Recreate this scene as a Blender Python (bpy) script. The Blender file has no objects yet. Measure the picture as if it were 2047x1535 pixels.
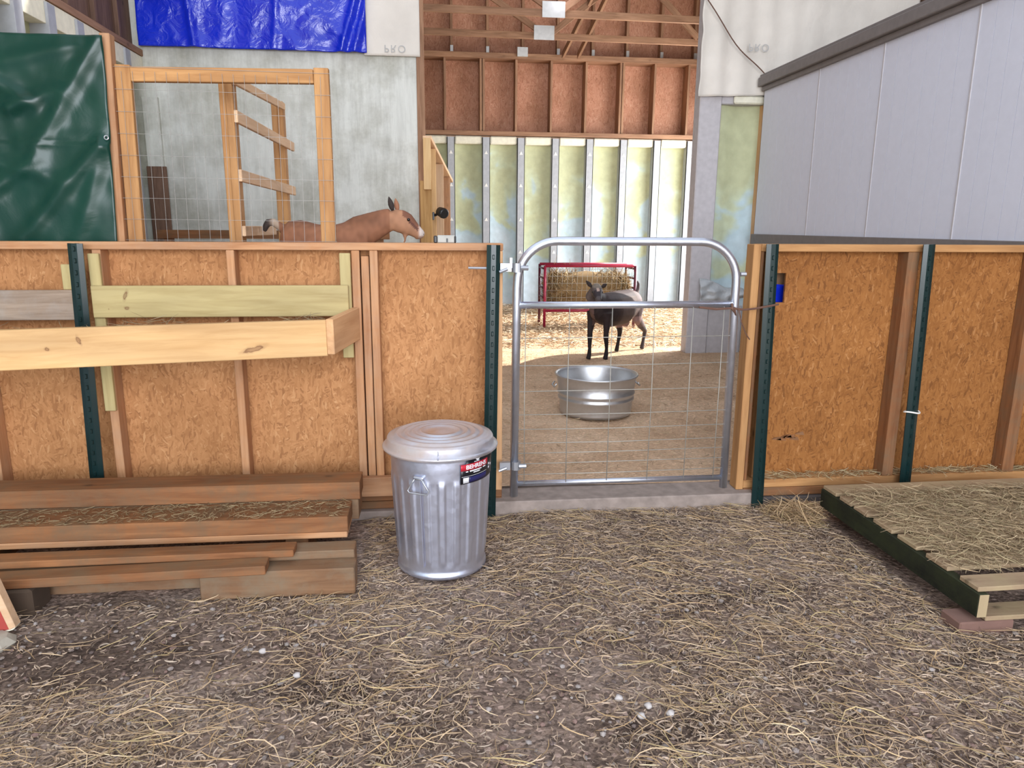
import bpy, bmesh, math, random
import numpy as np
from mathutils import Vector, Matrix, noise
R_ = random.Random(7)
S = bpy.context.scene
COL = S.collection

# ------------------------------------------------------------------ camera, light, exposure
def make_camera():
    yaw, pitch, roll = math.radians(6.4), math.radians(12.3), math.radians(0.4)
    f = Vector((math.sin(yaw)*math.cos(pitch), math.cos(yaw)*math.cos(pitch), -math.sin(pitch)))
    r = Vector((math.cos(yaw), -math.sin(yaw), 0)); u = r.cross(f)
    r2 = r*math.cos(roll)+u*math.sin(roll); u2 = -r*math.sin(roll)+u*math.cos(roll)
    cd = bpy.data.cameras.new('camera'); co = bpy.data.objects.new('camera', cd); COL.objects.link(co)
    m = Matrix.Identity(4)
    for i in range(3):
        m[i][0], m[i][1], m[i][2] = r2[i], u2[i], -f[i]
    m[2][3] = 1.5
    co.matrix_world = m
    cd.sensor_width = 36; cd.lens = 36*1450/2047; cd.clip_start = .05; cd.clip_end = 200
    S.camera = co
make_camera()
S.view_settings.view_transform = 'Standard'; S.view_settings.look = 'None'
S.view_settings.gamma = 1; S.view_settings.use_curve_mapping = False
S.view_settings.exposure = 0.47
S.cycles.use_denoising = True
S.cycles.max_bounces = 10; S.cycles.diffuse_bounces = 6; S.cycles.sample_clamp_indirect = 6
wd = bpy.data.worlds.new('sky'); S.world = wd; wd.use_nodes = True
wb = wd.node_tree.nodes['Background']; wb.inputs[0].default_value = (.80, .88, 1, 1); wb.inputs[1].default_value = 1.0
def lamp(name, kind, loc, direction, energy, color, **kw):
    l = bpy.data.lights.new(name, kind); l.energy = energy; l.color = color
    for k, v in kw.items(): setattr(l, k, v)
    o = bpy.data.objects.new(name, l); COL.objects.link(o); o.location = loc
    o.rotation_euler = Vector(direction).to_track_quat('-Z', 'Y').to_euler(); return o
lamp('sun', 'SUN', (9, 14, 9), (-1, -.36, -.75), 9.0, (1, .95, .87), angle=.02)
# daylight through the wide front doorway behind the camera and through the rear room's side doorway
lamp('front_doorway_daylight', 'AREA', (.3, -5.0, 2.7), (0, 1, -.12), 620, (.90, .93, 1), shape='RECTANGLE', size=6.5, size_y=3.6)
lamp('side_doorway_daylight', 'AREA', (5.15, 10.7, 1.85), (-1, 0, -.05), 230, (.95, .97, 1), shape='RECTANGLE', size=3.9, size_y=3.3)

# ------------------------------------------------------------------ materials
def nodes(name):
    m = bpy.data.materials.new(name); m.use_nodes = True
    nt = m.node_tree; b = nt.nodes['Principled BSDF']; return m, nt, b
def N(nt, kind, **kw):
    n = nt.nodes.new(kind)
    for k, v in kw.items():
        if k.startswith('i_'):
            k = k[2:]; k = int(k) if k.isdigit() else k.replace('_', ' ')
            n.inputs[k].default_value = v
        else: setattr(n, k, v)
    return n
def L(nt, a, ao, b, bi): nt.links.new(a.outputs[ao], b.inputs[bi])
def ramp(nt, stops):
    r = nt.nodes.new('ShaderNodeValToRGB'); e = r.color_ramp.elements
    while len(e) < len(stops): e.new(.5)
    for k, (p, c) in enumerate(stops):
        e[k].position = p; e[k].color = (*c, 1) if len(c) == 3 else c
    return r
def coords(nt, scale=(1, 1, 1), rnd=True, rot=(0, 0, 0)):
    tc = N(nt, 'ShaderNodeTexCoord'); mp = N(nt, 'ShaderNodeMapping'); mp.inputs['Scale'].default_value = scale
    mp.inputs['Rotation'].default_value = rot
    if rnd:
        oi = N(nt, 'ShaderNodeObjectInfo'); mu = N(nt, 'ShaderNodeMath', operation='MULTIPLY', i_1=37.0)
        L(nt, oi, 'Random', mu, 0); ad = N(nt, 'ShaderNodeVectorMath', operation='ADD')
        L(nt, tc, 'Object', ad, 0); L(nt, mu, 0, ad, 1); L(nt, ad, 0, mp, 0)
    else: L(nt, tc, 'Object', mp, 0)
    return mp
def mix(nt, mode, fac, a, b):
    n = N(nt, 'ShaderNodeMix', data_type='RGBA', blend_type=mode)
    def put(i, v):
        if isinstance(v, tuple) and len(v) == 2 and hasattr(v[0], 'outputs'): L(nt, v[0], v[1], n, i)
        elif isinstance(v, (int, float)): n.inputs[i].default_value = v
        else: n.inputs[i].default_value = (*v, 1)
    put(0, fac); put(6, a); put(7, b); return n
def bump(nt, b, src, strength=.3, dist=.01):
    bp = N(nt, 'ShaderNodeBump'); bp.inputs['Strength'].default_value = strength; bp.inputs['Distance'].default_value = dist
    L(nt, src[0], src[1], bp, 'Height'); L(nt, bp, 0, b, 'Normal'); return bp
def plain(name, c, rough=.6, metal=0, var=.82, **kw):
    m, nt, b = nodes(name); mp = coords(nt, (6, 6, 6)); n = N(nt, 'ShaderNodeTexNoise', i_Scale=3.0, i_Detail=5.0); L(nt, mp, 0, n, 0)
    d = tuple(x*var for x in c); r = ramp(nt, [(.25, d), (.75, c)]); L(nt, n, 0, r, 0); L(nt, r, 0, b, 'Base Color')
    b.inputs['Roughness'].default_value = rough; b.inputs['Metallic'].default_value = metal
    for k, v in kw.items(): b.inputs[k].default_value = v
    return m
def wood(name, light, dark, knots=True, rough=.7, dirt=None, dirt_amt=.5, spots=()):
    m, nt, b = nodes(name)
    mp = coords(nt, (1.3, 16, 16)); n = N(nt, 'ShaderNodeTexNoise', i_Scale=2.2, i_Detail=6.0, i_Roughness=.6, i_Distortion=.6); L(nt, mp, 0, n, 0)
    r = ramp(nt, [(.3, dark), (.62, light)]); L(nt, n, 0, r, 0); col = (r, 0)
    mp3 = coords(nt, (.9, 5, 5)); n3 = N(nt, 'ShaderNodeTexNoise', i_Scale=1.3, i_Detail=2.0); L(nt, mp3, 0, n3, 0)
    r3 = ramp(nt, [(.3, (.72, .68, .66)), (.7, (1.12, 1.08, 1.0))]); L(nt, n3, 0, r3, 0)
    col = (mix(nt, 'MULTIPLY', .8, col, (r3, 0)), 2)
    if knots:
        mk = coords(nt, (3.6, 6.5, 6.5)); v = N(nt, 'ShaderNodeTexVoronoi', i_Scale=1.0); L(nt, mk, 0, v, 0)
        rk = ramp(nt, [(.05, (.8, .8, .8)), (.085, (.25, .25, .25)), (.16, (0, 0, 0))]); L(nt, v, 'Distance', rk, 0)
        sk = N(nt, 'ShaderNodeSeparateColor'); L(nt, v, 'Color', sk, 0); gt = N(nt, 'ShaderNodeMath', operation='GREATER_THAN', i_1=.62); L(nt, sk, 0, gt, 0)
        mm = N(nt, 'ShaderNodeMath', operation='MULTIPLY'); L(nt, rk, 0, mm, 0); L(nt, gt, 0, mm, 1)
        col = (mix(nt, 'MIX', (mm, 0), col, tuple(x*.35 for x in dark)), 2)
    for sx, sz, rx, rz, ang in spots:   # single knots at known places on the board face
        tc = N(nt, 'ShaderNodeTexCoord'); n4 = N(nt, 'ShaderNodeTexNoise', i_Scale=30.0, i_Detail=3.0); L(nt, tc, 'Object', n4, 0); wv = mix(nt, 'LINEAR_LIGHT', .012, (tc, 'Object'), (n4, 1))
        mq = N(nt, 'ShaderNodeMapping', vector_type='TEXTURE'); mq.inputs['Location'].default_value = (sx, 0, sz); mq.inputs['Rotation'].default_value = (0, -ang, 0); mq.inputs['Scale'].default_value = (rx, 10, rz); L(nt, wv, 2, mq, 0)
        le = N(nt, 'ShaderNodeVectorMath', operation='LENGTH'); L(nt, mq, 0, le, 0)
        rs = ramp(nt, [(.30, (.55, .55, .55)), (.5, (.85, .85, .85)), (.62, (.25, .25, .25)), (1, (0, 0, 0))]); L(nt, le, 'Value', rs, 0)
        col = (mix(nt, 'MIX', (rs, 0), col, (.16, .065, .03)), 2)
    if dirt:
        md = coords(nt, (3, 3, 3)); nd = N(nt, 'ShaderNodeTexNoise', i_Scale=2.0, i_Detail=8.0, i_Roughness=.7); L(nt, md, 0, nd, 0)
        rd = ramp(nt, [(.42, (0, 0, 0)), (.68, (dirt_amt,)*3)]); L(nt, nd, 0, rd, 0)
        col = (mix(nt, 'MIX', (rd, 0), col, dirt), 2)
    L(nt, *col, b, 'Base Color'); b.inputs['Roughness'].default_value = rough
    b.inputs['Specular IOR Level'].default_value = .25
    bump(nt, b, (n, 0), .18, .004); return m
def osb(name, cols, scale=1.0, stain=None):
    # strand board: three layers of stretched cells turned against each other
    m, nt, b = nodes(name); prev = None
    for k, ang in enumerate((.35, -1.0, 1.45)):
        mp = coords(nt, (1, 1, 1), rot=(0, ang, 0))
        nz = N(nt, 'ShaderNodeTexNoise', i_Scale=9.0*scale, i_Detail=3.0); L(nt, mp, 0, nz, 0)
        ad = mix(nt, 'LINEAR_LIGHT', .02, (mp, 0), (nz, 1))
        m2 = N(nt, 'ShaderNodeMapping'); m2.inputs['Scale'].default_value = (20*scale, 20*scale, 90*scale); L(nt, ad, 2, m2, 0)
        v = N(nt, 'ShaderNodeTexVoronoi', i_Scale=1.0, i_Randomness=1.0); L(nt, m2, 0, v, 0)
        sp = N(nt, 'ShaderNodeSeparateColor'); L(nt, v, 'Color', sp, 0)
        r = ramp(nt, [(0, cols[0]), (.25, cols[1]), (.6, cols[2]), (.93, cols[3]), (1, cols[4])]); L(nt, sp, k, r, 0)
        if prev is None: prev = (r, 0)
        else:
            pick = ramp(nt, [(.52, (0, 0, 0)), (.58, (1, 1, 1))]); L(nt, sp, (k+1) % 3, pick, 0)
            prev = (mix(nt, 'MIX', (pick, 0), prev, (r, 0)), 2)
    mpl = coords(nt, (1.5, 1.5, 1.5)); nl = N(nt, 'ShaderNodeTexNoise', i_Scale=1.6, i_Detail=6.0, i_Roughness=.65); L(nt, mpl, 0, nl, 0)
    rl = ramp(nt, [(.3, (.78, .72, .66)), (.7, (1.1, 1.08, 1.08))]); L(nt, nl, 0, rl, 0)
    prev = (mix(nt, 'MULTIPLY', 1.0, prev, (rl, 0)), 2)
    L(nt, *prev, b, 'Base Color'); b.inputs['Roughness'].default_value = .72; b.inputs['Specular IOR Level'].default_value = .2
    bump(nt, b, prev, .15, .004); return m
def galvanised(name, c=(.66, .69, .74), rough=.33, dust=0):
    m, nt, b = nodes(name); mp = coords(nt, (30, 30, 30)); v = N(nt, 'ShaderNodeTexVoronoi', i_Scale=1.6); L(nt, mp, 0, v, 0)
    r = ramp(nt, [(0, tuple(x*.93 for x in c)), (1, c)]); L(nt, v, 'Color', r, 0)
    rr = ramp(nt, [(0, (rough*.92,)*3), (1, (rough*1.1,)*3)]); L(nt, v, 'Color', rr, 0); L(nt, rr, 0, b, 'Roughness')
    L(nt, r, 0, b, 'Base Color'); b.inputs['Metallic'].default_value = .92
    if dust:
        md = coords(nt, (4, 4, 4)); nd = N(nt, 'ShaderNodeTexNoise', i_Scale=1.5, i_Detail=6.0); L(nt, md, 0, nd, 0)
        rd = ramp(nt, [(.32, (0, 0, 0)), (.6, (dust,)*3)]); L(nt, nd, 0, rd, 0)
        x = mix(nt, 'MIX', (rd, 0), (r, 0), (.40, .28, .21)); L(nt, x, 2, b, 'Base Color')
        inv = N(nt, 'ShaderNodeMath', operation='SUBTRACT', i_0=.92); L(nt, rd, 0, inv, 1); L(nt, inv, 0, b, 'Metallic')
    return m
def attr_mat(name, rough=.75, spec=.2, transl=0):
    m, nt, b = nodes(name); a = N(nt, 'ShaderNodeAttribute', attribute_name='col'); L(nt, a, 'Color', b, 'Base Color')
    b.inputs['Roughness'].default_value = rough; b.inputs['Specular IOR Level'].default_value = spec; return m
def foam(name):
    m, nt, b = nodes(name); mp = coords(nt, (1, 1, 1), rnd=True)
    n = N(nt, 'ShaderNodeTexNoise', i_Scale=1.5, i_Detail=3.0, i_Distortion=.4); L(nt, mp, 0, n, 0)
    tc = N(nt, 'ShaderNodeTexCoord'); sp = N(nt, 'ShaderNodeSeparateXYZ'); L(nt, tc, 'Object', sp, 0)
    ml = N(nt, 'ShaderNodeMath', operation='MULTIPLY_ADD', i_1=-.17, i_2=.062); L(nt, sp, 2, ml, 0)
    ad = N(nt, 'ShaderNodeMath', operation='ADD'); L(nt, ml, 0, ad, 0); L(nt, n, 0, ad, 1)
    r = ramp(nt, [(.45, (.55, .57, .37)), (.53, (.59, .65, .47)), (.585, (.54, .68, .76)), (.8, (.66, .76, .86))]); L(nt, ad, 0, r, 0)
    n2 = N(nt, 'ShaderNodeTexNoise', i_Scale=9.0, i_Detail=6.0); L(nt, mp, 0, n2, 0)
    r2 = ramp(nt, [(.3, (.85, .85, .8)), (.7, (1.05, 1.05, 1.0))]); L(nt, n2, 0, r2, 0)
    x = mix(nt, 'MULTIPLY', .9, (r, 0), (r2, 0)); L(nt, x, 2, b, 'Base Color'); b.inputs['Roughness'].default_value = .8
    bump(nt, b, (n2, 0), .3, .02); return m
def whitewash(name):
    m, nt, b = nodes(name); mp = coords(nt, (8, 8, .9), rnd=False); n = N(nt, 'ShaderNodeTexNoise', i_Scale=2.0, i_Detail=8.0, i_Roughness=.7); L(nt, mp, 0, n, 0)
    r = ramp(nt, [(.3, (.55, .555, .505)), (.6, (.71, .72, .66))]); L(nt, n, 0, r, 0)
    m2 = coords(nt, (.8, .8, .8), rnd=False); n2 = N(nt, 'ShaderNodeTexNoise', i_Scale=1.5, i_Detail=6.0, i_Roughness=.7); L(nt, m2, 0, n2, 0)
    r2 = ramp(nt, [(.36, (.55, .53, .47)), (.58, (1, 1, 1))]); L(nt, n2, 0, r2, 0)
    x = mix(nt, 'MULTIPLY', .9, (r, 0), (r2, 0))
    tc = N(nt, 'ShaderNodeTexCoord'); w = N(nt, 'ShaderNodeTexWave', i_Scale=.82, i_Distortion=0.0); w.bands_direction = 'X'; w.wave_profile = 'SAW'
    L(nt, tc, 'Object', w, 0); rw = ramp(nt, [(0, (.78, .78, .76)), (.012, (1, 1, 1))]); L(nt, w, 'Color', rw, 0)
    y = mix(nt, 'MULTIPLY', .8, (x, 2), (rw, 0)); L(nt, y, 2, b, 'Base Color'); b.inputs['Roughness'].default_value = .6; return m
def cloth(name, c, rough, wr=(14, .5), spec=.5, c2=None, metal=0):
    m, nt, b = nodes(name); mp = coords(nt, (1, 1, 1), rnd=False)
    n = N(nt, 'ShaderNodeTexNoise', i_Scale=float(wr[0]), i_Detail=5.0, i_Distortion=1.2); L(nt, mp, 0, n, 0)
    n2 = N(nt, 'ShaderNodeTexNoise', i_Scale=2.0, i_Detail=5.0); L(nt, mp, 0, n2, 0)
    r = ramp(nt, [(.3, c2 or tuple(x*.8 for x in c)), (.7, c)]); L(nt, n2, 0, r, 0); L(nt, r, 0, b, 'Base Color')
    b.inputs['Roughness'].default_value = rough; b.inputs['Specular IOR Level'].default_value = spec
    bump(nt, b, (n, 0), wr[1], .03); return m
def soil(name, c1, c2, c3, gravel=True, damp=()):
    m, nt, b = nodes(name); mp = coords(nt, (1, 1, 1), rnd=False)
    n = N(nt, 'ShaderNodeTexNoise', i_Scale=1.7, i_Detail=9.0, i_Roughness=.68); L(nt, mp, 0, n, 0)
    r = ramp(nt, [(.3, c1), (.5, c2), (.68, c3)]); L(nt, n, 0, r, 0)
    v = N(nt, 'ShaderNodeTexVoronoi', i_Scale=75.0); L(nt, mp, 0, v, 0)
    sp = N(nt, 'ShaderNodeSeparateColor'); L(nt, v, 'Color', sp, 0)
    rv = ramp(nt, [(0, (.35, .33, .33)), (.6, (.95, .92, .9)), (.93, (1.2, 1.15, 1.12)), (1, (2.2, 2.15, 2.2))]); L(nt, sp, 0, rv, 0)
    x = mix(nt, 'MULTIPLY', .85 if gravel else .3, (r, 0), (rv, 0))
    for px, py, rx, ry in damp:   # patches of bare damp earth
        tc = N(nt, 'ShaderNodeTexCoord'); wv = mix(nt, 'LINEAR_LIGHT', .22, (tc, 'Object'), (n, 1))
        mq = N(nt, 'ShaderNodeMapping', vector_type='TEXTURE'); mq.inputs['Location'].default_value = (px, py, 0); mq.inputs['Scale'].default_value = (rx, ry, 9); L(nt, wv, 2, mq, 0)
        le = N(nt, 'ShaderNodeVectorMath', operation='LENGTH'); L(nt, mq, 0, le, 0); rd = ramp(nt, [(.45, (.62, .65, .68)), (1, (0, 0, 0))]); L(nt, le, 'Value', rd, 0)
        dk = mix(nt, 'MULTIPLY', (rd, 0), (x, 2), (.22, .19, .18)); x = dk
    L(nt, x, 2, b, 'Base Color'); b.inputs['Roughness'].default_value = .92; b.inputs['Specular IOR Level'].default_value = .15
    n3 = N(nt, 'ShaderNodeTexNoise', i_Scale=60.0, i_Detail=6.0); L(nt, mp, 0, n3, 0)
    bump(nt, b, (n3, 0), .6, .02); return m
M = {}
M['stud'] = wood('stud_lumber', (0.560, 0.307, 0.160), (0.400, 0.186, 0.084), dirt=(0.420, 0.279, 0.185), dirt_amt=.4)
M['fresh'] = wood('fresh_pine', (.80, .56, .29), (.70, .45, .21))
M['fresh_front'] = wood('fresh_front_board', (.69, .45, .22), (.58, .35, .155), knots=False, spots=((-.168, -.003, .014, .012, 0), (.62, -.035, .075, .018, .28), (-.05, .03, .010, .03, .2)))
M['yellow_back'] = wood('yellow_back_board', (.52, .43, .215), (.42, .33, .15), knots=False, spots=((-.44, .030, .036, .013, 1.25), (-.44, -.03, .018, .010, 0), (-.52, -.035, .006, .005, 0)))
M['fresh2'] = wood('fresh_pine_pink', (.72, .44, .24), (.60, .34, .17))
M['yellow'] = wood('treated_yellow_pine', (.52, .44, .22), (.43, .34, .16))
M['greywood'] = wood('weathered_board', (.40, .31, .24), (.25, .18, .13), dirt=(.36, .33, .30))
M['pen'] = wood('pen_lumber', (.52, .285, .12), (.37, .18, .07))
M['slat'] = wood('pale_slats', (.76, .54, .36), (.64, .42, .25))
M['post'] = wood('brown_post', (.50, .30, .12), (.34, .18, .06))
M['old'] = wood('old_lumber', (0.304, 0.136, 0.058), (0.184, 0.076, 0.032), dirt=(0.179, 0.112, 0.062), dirt_amt=.85)
M['old2'] = wood('old_lumber_dusty', (.27, .15, .08), (.17, .09, .048), dirt=(.21, .155, .10), dirt_amt=.9)
M['pallet'] = wood('pallet_boards', (.42, .31, .20), (.30, .21, .13), dirt=(.38, .30, .17), dirt_amt=.8)
M['moss'] = wood('mossy_stringer', (.022, .026, .016), (.010, .012, .009), dirt=(.035, .042, .016), dirt_amt=.8)
M['roofwood'] = wood('roof_lumber', (0.378, 0.220, 0.138), (0.243, 0.132, 0.077))
M['brownwall'] = wood('dark_brown_boards', (.20, .12, .085), (.12, .07, .05))
M['osb'] = osb('osb_board', [(0.317, 0.144, 0.058), (0.413, 0.196, 0.079), (0.461, 0.226, 0.094), (0.499, 0.252, 0.108), (0.557, 0.309, 0.144)], scale=1.35)
M['osb2'] = osb('osb_board_orange', [(0.190, 0.074, 0.021), (0.271, 0.109, 0.029), (0.309, 0.129, 0.036), (0.342, 0.148, 0.044), (0.408, 0.196, 0.072)], scale=1.35)
M['osbroof'] = osb('osb_gable', [(0.364, 0.174, 0.111), (0.459, 0.231, 0.148), (0.490, 0.257, 0.170), (0.523, 0.288, 0.192), (0.554, 0.341, 0.237)], scale=.85)
M['zinc'] = galvanised('galvanised_steel', (.66, .69, .78), .34)
M['can'] = galvanised('galvanised_can', (.74, .785, .94), .36)
M['lid'] = galvanised('galvanised_lid', (.66, .69, .78), .33, dust=.75)
M['tub'] = galvanised('galvanised_tub', (.62, .63, .64), .42)
M['bracket'] = plain('zinc_bracket', (.46, .47, .50), .4, .7)
M['penwire'] = plain('pen_wire', (.27, .25, .23), .5, .4)
M['wire'] = plain('dull_wire', (.42, .40, .35), .55, .4)
M['rust'] = plain('rusty_wire', (.16, .08, .055), .7, .3)
M['tpost'] = plain('green_enamel', (.005, .022, .022), .25)
M['nub'] = plain('worn_enamel', (.26, .30, .32), .4)
M['foam'] = foam('sprayed_foam')
M['foamwhite'] = plain('white_foam', (.86, .82, .66), .85)
M['steelstud'] = plain('grey_steel_channel', (.42, .43, .45), .5, .1)
M['knock'] = plain('knockout_and_tie_white', (.9, .88, .82), .6)
M['white'] = whitewash('whitewashed_panel')
M['column'] = plain('grey_column_paint', (.55, .52, .53), .7)
M['wrap'] = cloth('housewrap', (.80, .745, .665), .7, (5, .25), .2)
M['bluetarp'] = cloth('blue_tarp', (.006, .03, .60), .22, (7, .55), .7, c2=(.004, .02, .5))
M['greentarp'] = cloth('green_tarp', (.004, .046, .031), .30, (4, .12), .38, c2=(.004, .030, .022))
M['shed'] = plain('grey_insulated_panel', (.67, .68, .76), .5, var=.95)
M['shedtrim'] = plain('grey_brown_trim', (.20, .175, .165), .55)
M['plate'] = plain('gusset_steel', (.62, .62, .60), .45, .5)
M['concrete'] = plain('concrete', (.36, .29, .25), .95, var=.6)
M['concdark'] = plain('shadow_toned_concrete', (.10, .085, .08), .9)  # concrete darkened to stand for the shadow under the right half wall
M['dirt'] = soil('dirt_floor', (.11, .076, .06), (.265, .20, .163), (.43, .35, .30), damp=((-1.75, 1.34, .62, .26), (-1.0, 1.05, .4, .14), (.65, 1.55, .45, .16), (.1, .75, .35, .14), (1.3, 1.0, .35, .12)))
M['stall'] = soil('stall_floor', (.46, .30, .185), (.58, .40, .26), (.66, .48, .33), gravel=False)
M['outside'] = soil('yard_gravel', (.4, .36, .3), (.5, .45, .38), (.58, .53, .46))
M['straw'] = attr_mat('straw_strands')
M['stone'] = attr_mat('pebble_mix', .8, .3)
M['goat'] = attr_mat('goat_coat', .7, .25)
M['black'] = plain('black_plastic', (.012, .012, .013), .4)
M['greyplastic'] = plain('grey_box', (.45, .44, .40), .6)
M['red'] = plain('red_enamel', (.34, .015, .05), .3)
M['maroon'] = plain('dark_maroon_enamel', (.10, .012, .03), .35)
M['redboard'] = plain('red_painted_board', (.42, .06, .045), .6)
M['brick'] = plain('red_brick', (.20, .11, .085), .95)
M['darkblock'] = plain('dark_brown_block', (.085, .055, .035), .95)
M['rock'] = plain('pale_rock', (.42, .38, .31), .9)
M['lab_black'] = plain('label_black', (.008, .008, .012), .35)
M['lab_red'] = plain('label_red', (.55, .02, .04), .4)
M['lab_white'] = plain('label_white', (.85, .85, .88), .5)
M['lab_navy'] = plain('label_navy', (.02, .02, .10), .35)
M['ink'] = plain('faded_ink', (.52, .51, .49), .8)
M['eye'] = plain('dark_eye', (.01, .008, .006), .15)
M['haycore'] = plain('hay_core', (.24, .155, .07), .95)
M['plastic_sheet'] = cloth('grey_plastic_sheet', (.50, .52, .53), .35, (9, .4), .5)
M['roofdark'] = plain('roof_underside', (.30, .22, .17), .9)
def bulb_mat():
    m, nt, b = nodes('lit_bulb'); b.inputs['Base Color'].default_value = (1, 1, 1, 1)
    b.inputs['Emission Color'].default_value = (.9, .88, 1, 1); b.inputs['Emission Strength'].default_value = 12; return m
M['bulb'] = bulb_mat()

# ------------------------------------------------------------------ object helpers
W = {}
def place(o, mw, parent=None):
    if parent is not None:
        o.parent = parent; o.matrix_parent_inverse = W[parent.name].inverted()
    o.matrix_basis = mw; W[o.name] = mw.copy()
def tag(o, label=None, cat=None, group=None, kind=None):
    if label: o['label'] = label
    if cat: o['category'] = cat
    if group: o['group'] = group
    if kind: o['kind'] = kind
    return o
def thing(name, loc, label, cat, group=None):
    o = bpy.data.objects.new(name, None); o.empty_display_size = .1; COL.objects.link(o)
    place(o, Matrix.Translation(loc)); return tag(o, label, cat, group)
class MB:
    def __init__(s): s.v = []; s.f = []
    def add(s, vs, fs):
        k = len(s.v); s.v += [tuple(v) for v in vs]; s.f += [tuple(i+k for i in f) for f in fs]; return s
    def box(s, x0, x1, y0, y1, z0, z1):
        return s.add([(x, y, z) for z in (z0, z1) for y in (y0, y1) for x in (x0, x1)],
                     [(0, 2, 3, 1), (4, 5, 7, 6), (0, 1, 5, 4), (2, 6, 7, 3), (0, 4, 6, 2), (1, 3, 7, 5)])
    def tube(s, pts, r, n=10, caps=True):
        pts = [Vector(p) for p in pts]; rs = r if isinstance(r, (list, tuple)) else [r]*len(pts)
        t0 = (pts[1]-pts[0]).normalized(); a = t0.orthogonal().normalized(); vs = []; fs = []
        for i, p in enumerate(pts):
            t = (pts[min(i+1, len(pts)-1)]-pts[max(i-1, 0)]).normalized()
            a = (a-t*a.dot(t)).normalized(); b = t.cross(a)
            for k in range(n):
                q = 2*math.pi*k/n; vs.append(p+(a*math.cos(q)+b*math.sin(q))*rs[i])
        for i in range(len(pts)-1):
            for k in range(n): fs.append((i*n+k, i*n+(k+1) % n, (i+1)*n+(k+1) % n, (i+1)*n+k))
        if caps: fs.append(tuple(range(n-1, -1, -1))); fs.append(tuple((len(pts)-1)*n+k for k in range(n)))
        return s.add(vs, fs)
    def lathe(s, prof, n=64, c=(0, 0, 0), mod=None):
        vs = []; fs = []
        for i, (r, z) in enumerate(prof):
            for k in range(n):
                q = 2*math.pi*k/n; rr = r+(mod(q, z) if mod else 0)
                vs.append((c[0]+rr*math.cos(q), c[1]+rr*math.sin(q), c[2]+z))
        for i in range(len(prof)-1):
            for k in range(n): fs.append((i*n+k, i*n+(k+1) % n, (i+1)*n+(k+1) % n, (i+1)*n+k))
        return s.add(vs, fs)
    def loft(s, rings, n=14):
        # rings: (centre, half_up, half_side, side_vector)
        P = [Vector(r[0]) for r in rings]; vs = []; fs = []
        for i, (c, hu, hs, sd) in enumerate(rings):
            t = (P[min(i+1, len(P)-1)]-P[max(i-1, 0)]).normalized(); sd = Vector(sd); sd = (sd-t*sd.dot(t)).normalized(); up = sd.cross(t)
            for k in range(n):
                q = 2*math.pi*k/n; vs.append(P[i]+sd*math.cos(q)*hs+up*math.sin(q)*hu)
        for i in range(len(P)-1):
            for k in range(n): fs.append((i*n+k, i*n+(k+1) % n, (i+1)*n+(k+1) % n, (i+1)*n+k))
        fs.append(tuple(range(n-1, -1, -1))); fs.append(tuple((len(P)-1)*n+k for k in range(n)))
        return s.add(vs, fs)
    def build(s, name, mat, parent=None, smooth=False, bevel=0, origin=None, fixn=True):
        if origin is None:
            a = np.array(s.v); origin = tuple((a.min(0)+a.max(0))/2)
        me = bpy.data.meshes.new(name); o0 = Vector(origin)
        me.from_pydata([Vector(v)-o0 for v in s.v], [], s.f)
        bm = bmesh.new(); bm.from_mesh(me)
        if fixn: bmesh.ops.recalc_face_normals(bm, faces=bm.faces)
        if bevel: bmesh.ops.bevel(bm, geom=bm.edges[:], offset=bevel, segments=1, affect='EDGES', clamp_overlap=True)
        bm.to_mesh(me); bm.free()
        if smooth: me.polygons.foreach_set('use_smooth', [True]*len(me.polygons))
        me.materials.append(M[mat] if isinstance(mat, str) else mat)
        o = bpy.data.objects.new(name, me); COL.objects.link(o); place(o, Matrix.Translation(o0), parent); return o
def box(name, mat, parent, x0, x1, y0, y1, z0, z1, bevel=.003, grain=None):
    # axis-aligned board whose grain (local x) runs along its longest side
    d = (x1-x0, y1-y0, z1-z0); g = grain if grain is not None else d.index(max(d))
    c = Vector(((x0+x1)/2, (y0+y1)/2, (z0+z1)/2))
    if mat in ('osb', 'osb2', 'osbroof', 'foam', 'shed', 'white'): g = 0
    rot = (Matrix.Identity(4), Matrix.Rotation(math.pi/2, 4, 'Z'), Matrix.Rotation(-math.pi/2, 4, 'Y'))[g]
    dd = ((d[0], d[1], d[2]), (d[1], d[0], d[2]), (d[2], d[1], d[0]))[g]
    b = MB().box(-dd[0]/2, dd[0]/2, -dd[1]/2, dd[1]/2, -dd[2]/2, dd[2]/2)
    o = b.build(name, mat, None, bevel=bevel, origin=(0, 0, 0)); o.parent = None
    place(o, Matrix.Translation(c) @ rot, parent); return o
def board(name, mat, parent, a, b, width, thick, up=(0, 0, 1), bevel=.003):
    # board between two centre-line points; width along up, thickness across
    a = Vector(a); b = Vector(b); x = (b-a).normalized(); u = Vector(up); u = (u-x*u.dot(x)).normalized(); y = u.cross(x)
    l = (b-a).length
    o = MB().box(-l/2, l/2, -thick/2, thick/2, -width/2, width/2).build(name, mat, None, bevel=bevel, origin=(0, 0, 0))
    m = Matrix.Identity(4)
    for i in range(3): m[i][0], m[i][1], m[i][2], m[i][3] = x[i], y[i], u[i], ((a+b)/2)[i]
    place(o, m, parent); return o
def solo(o, label, cat, group=None, kind=None): return tag(o, label, cat, group, kind)
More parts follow.
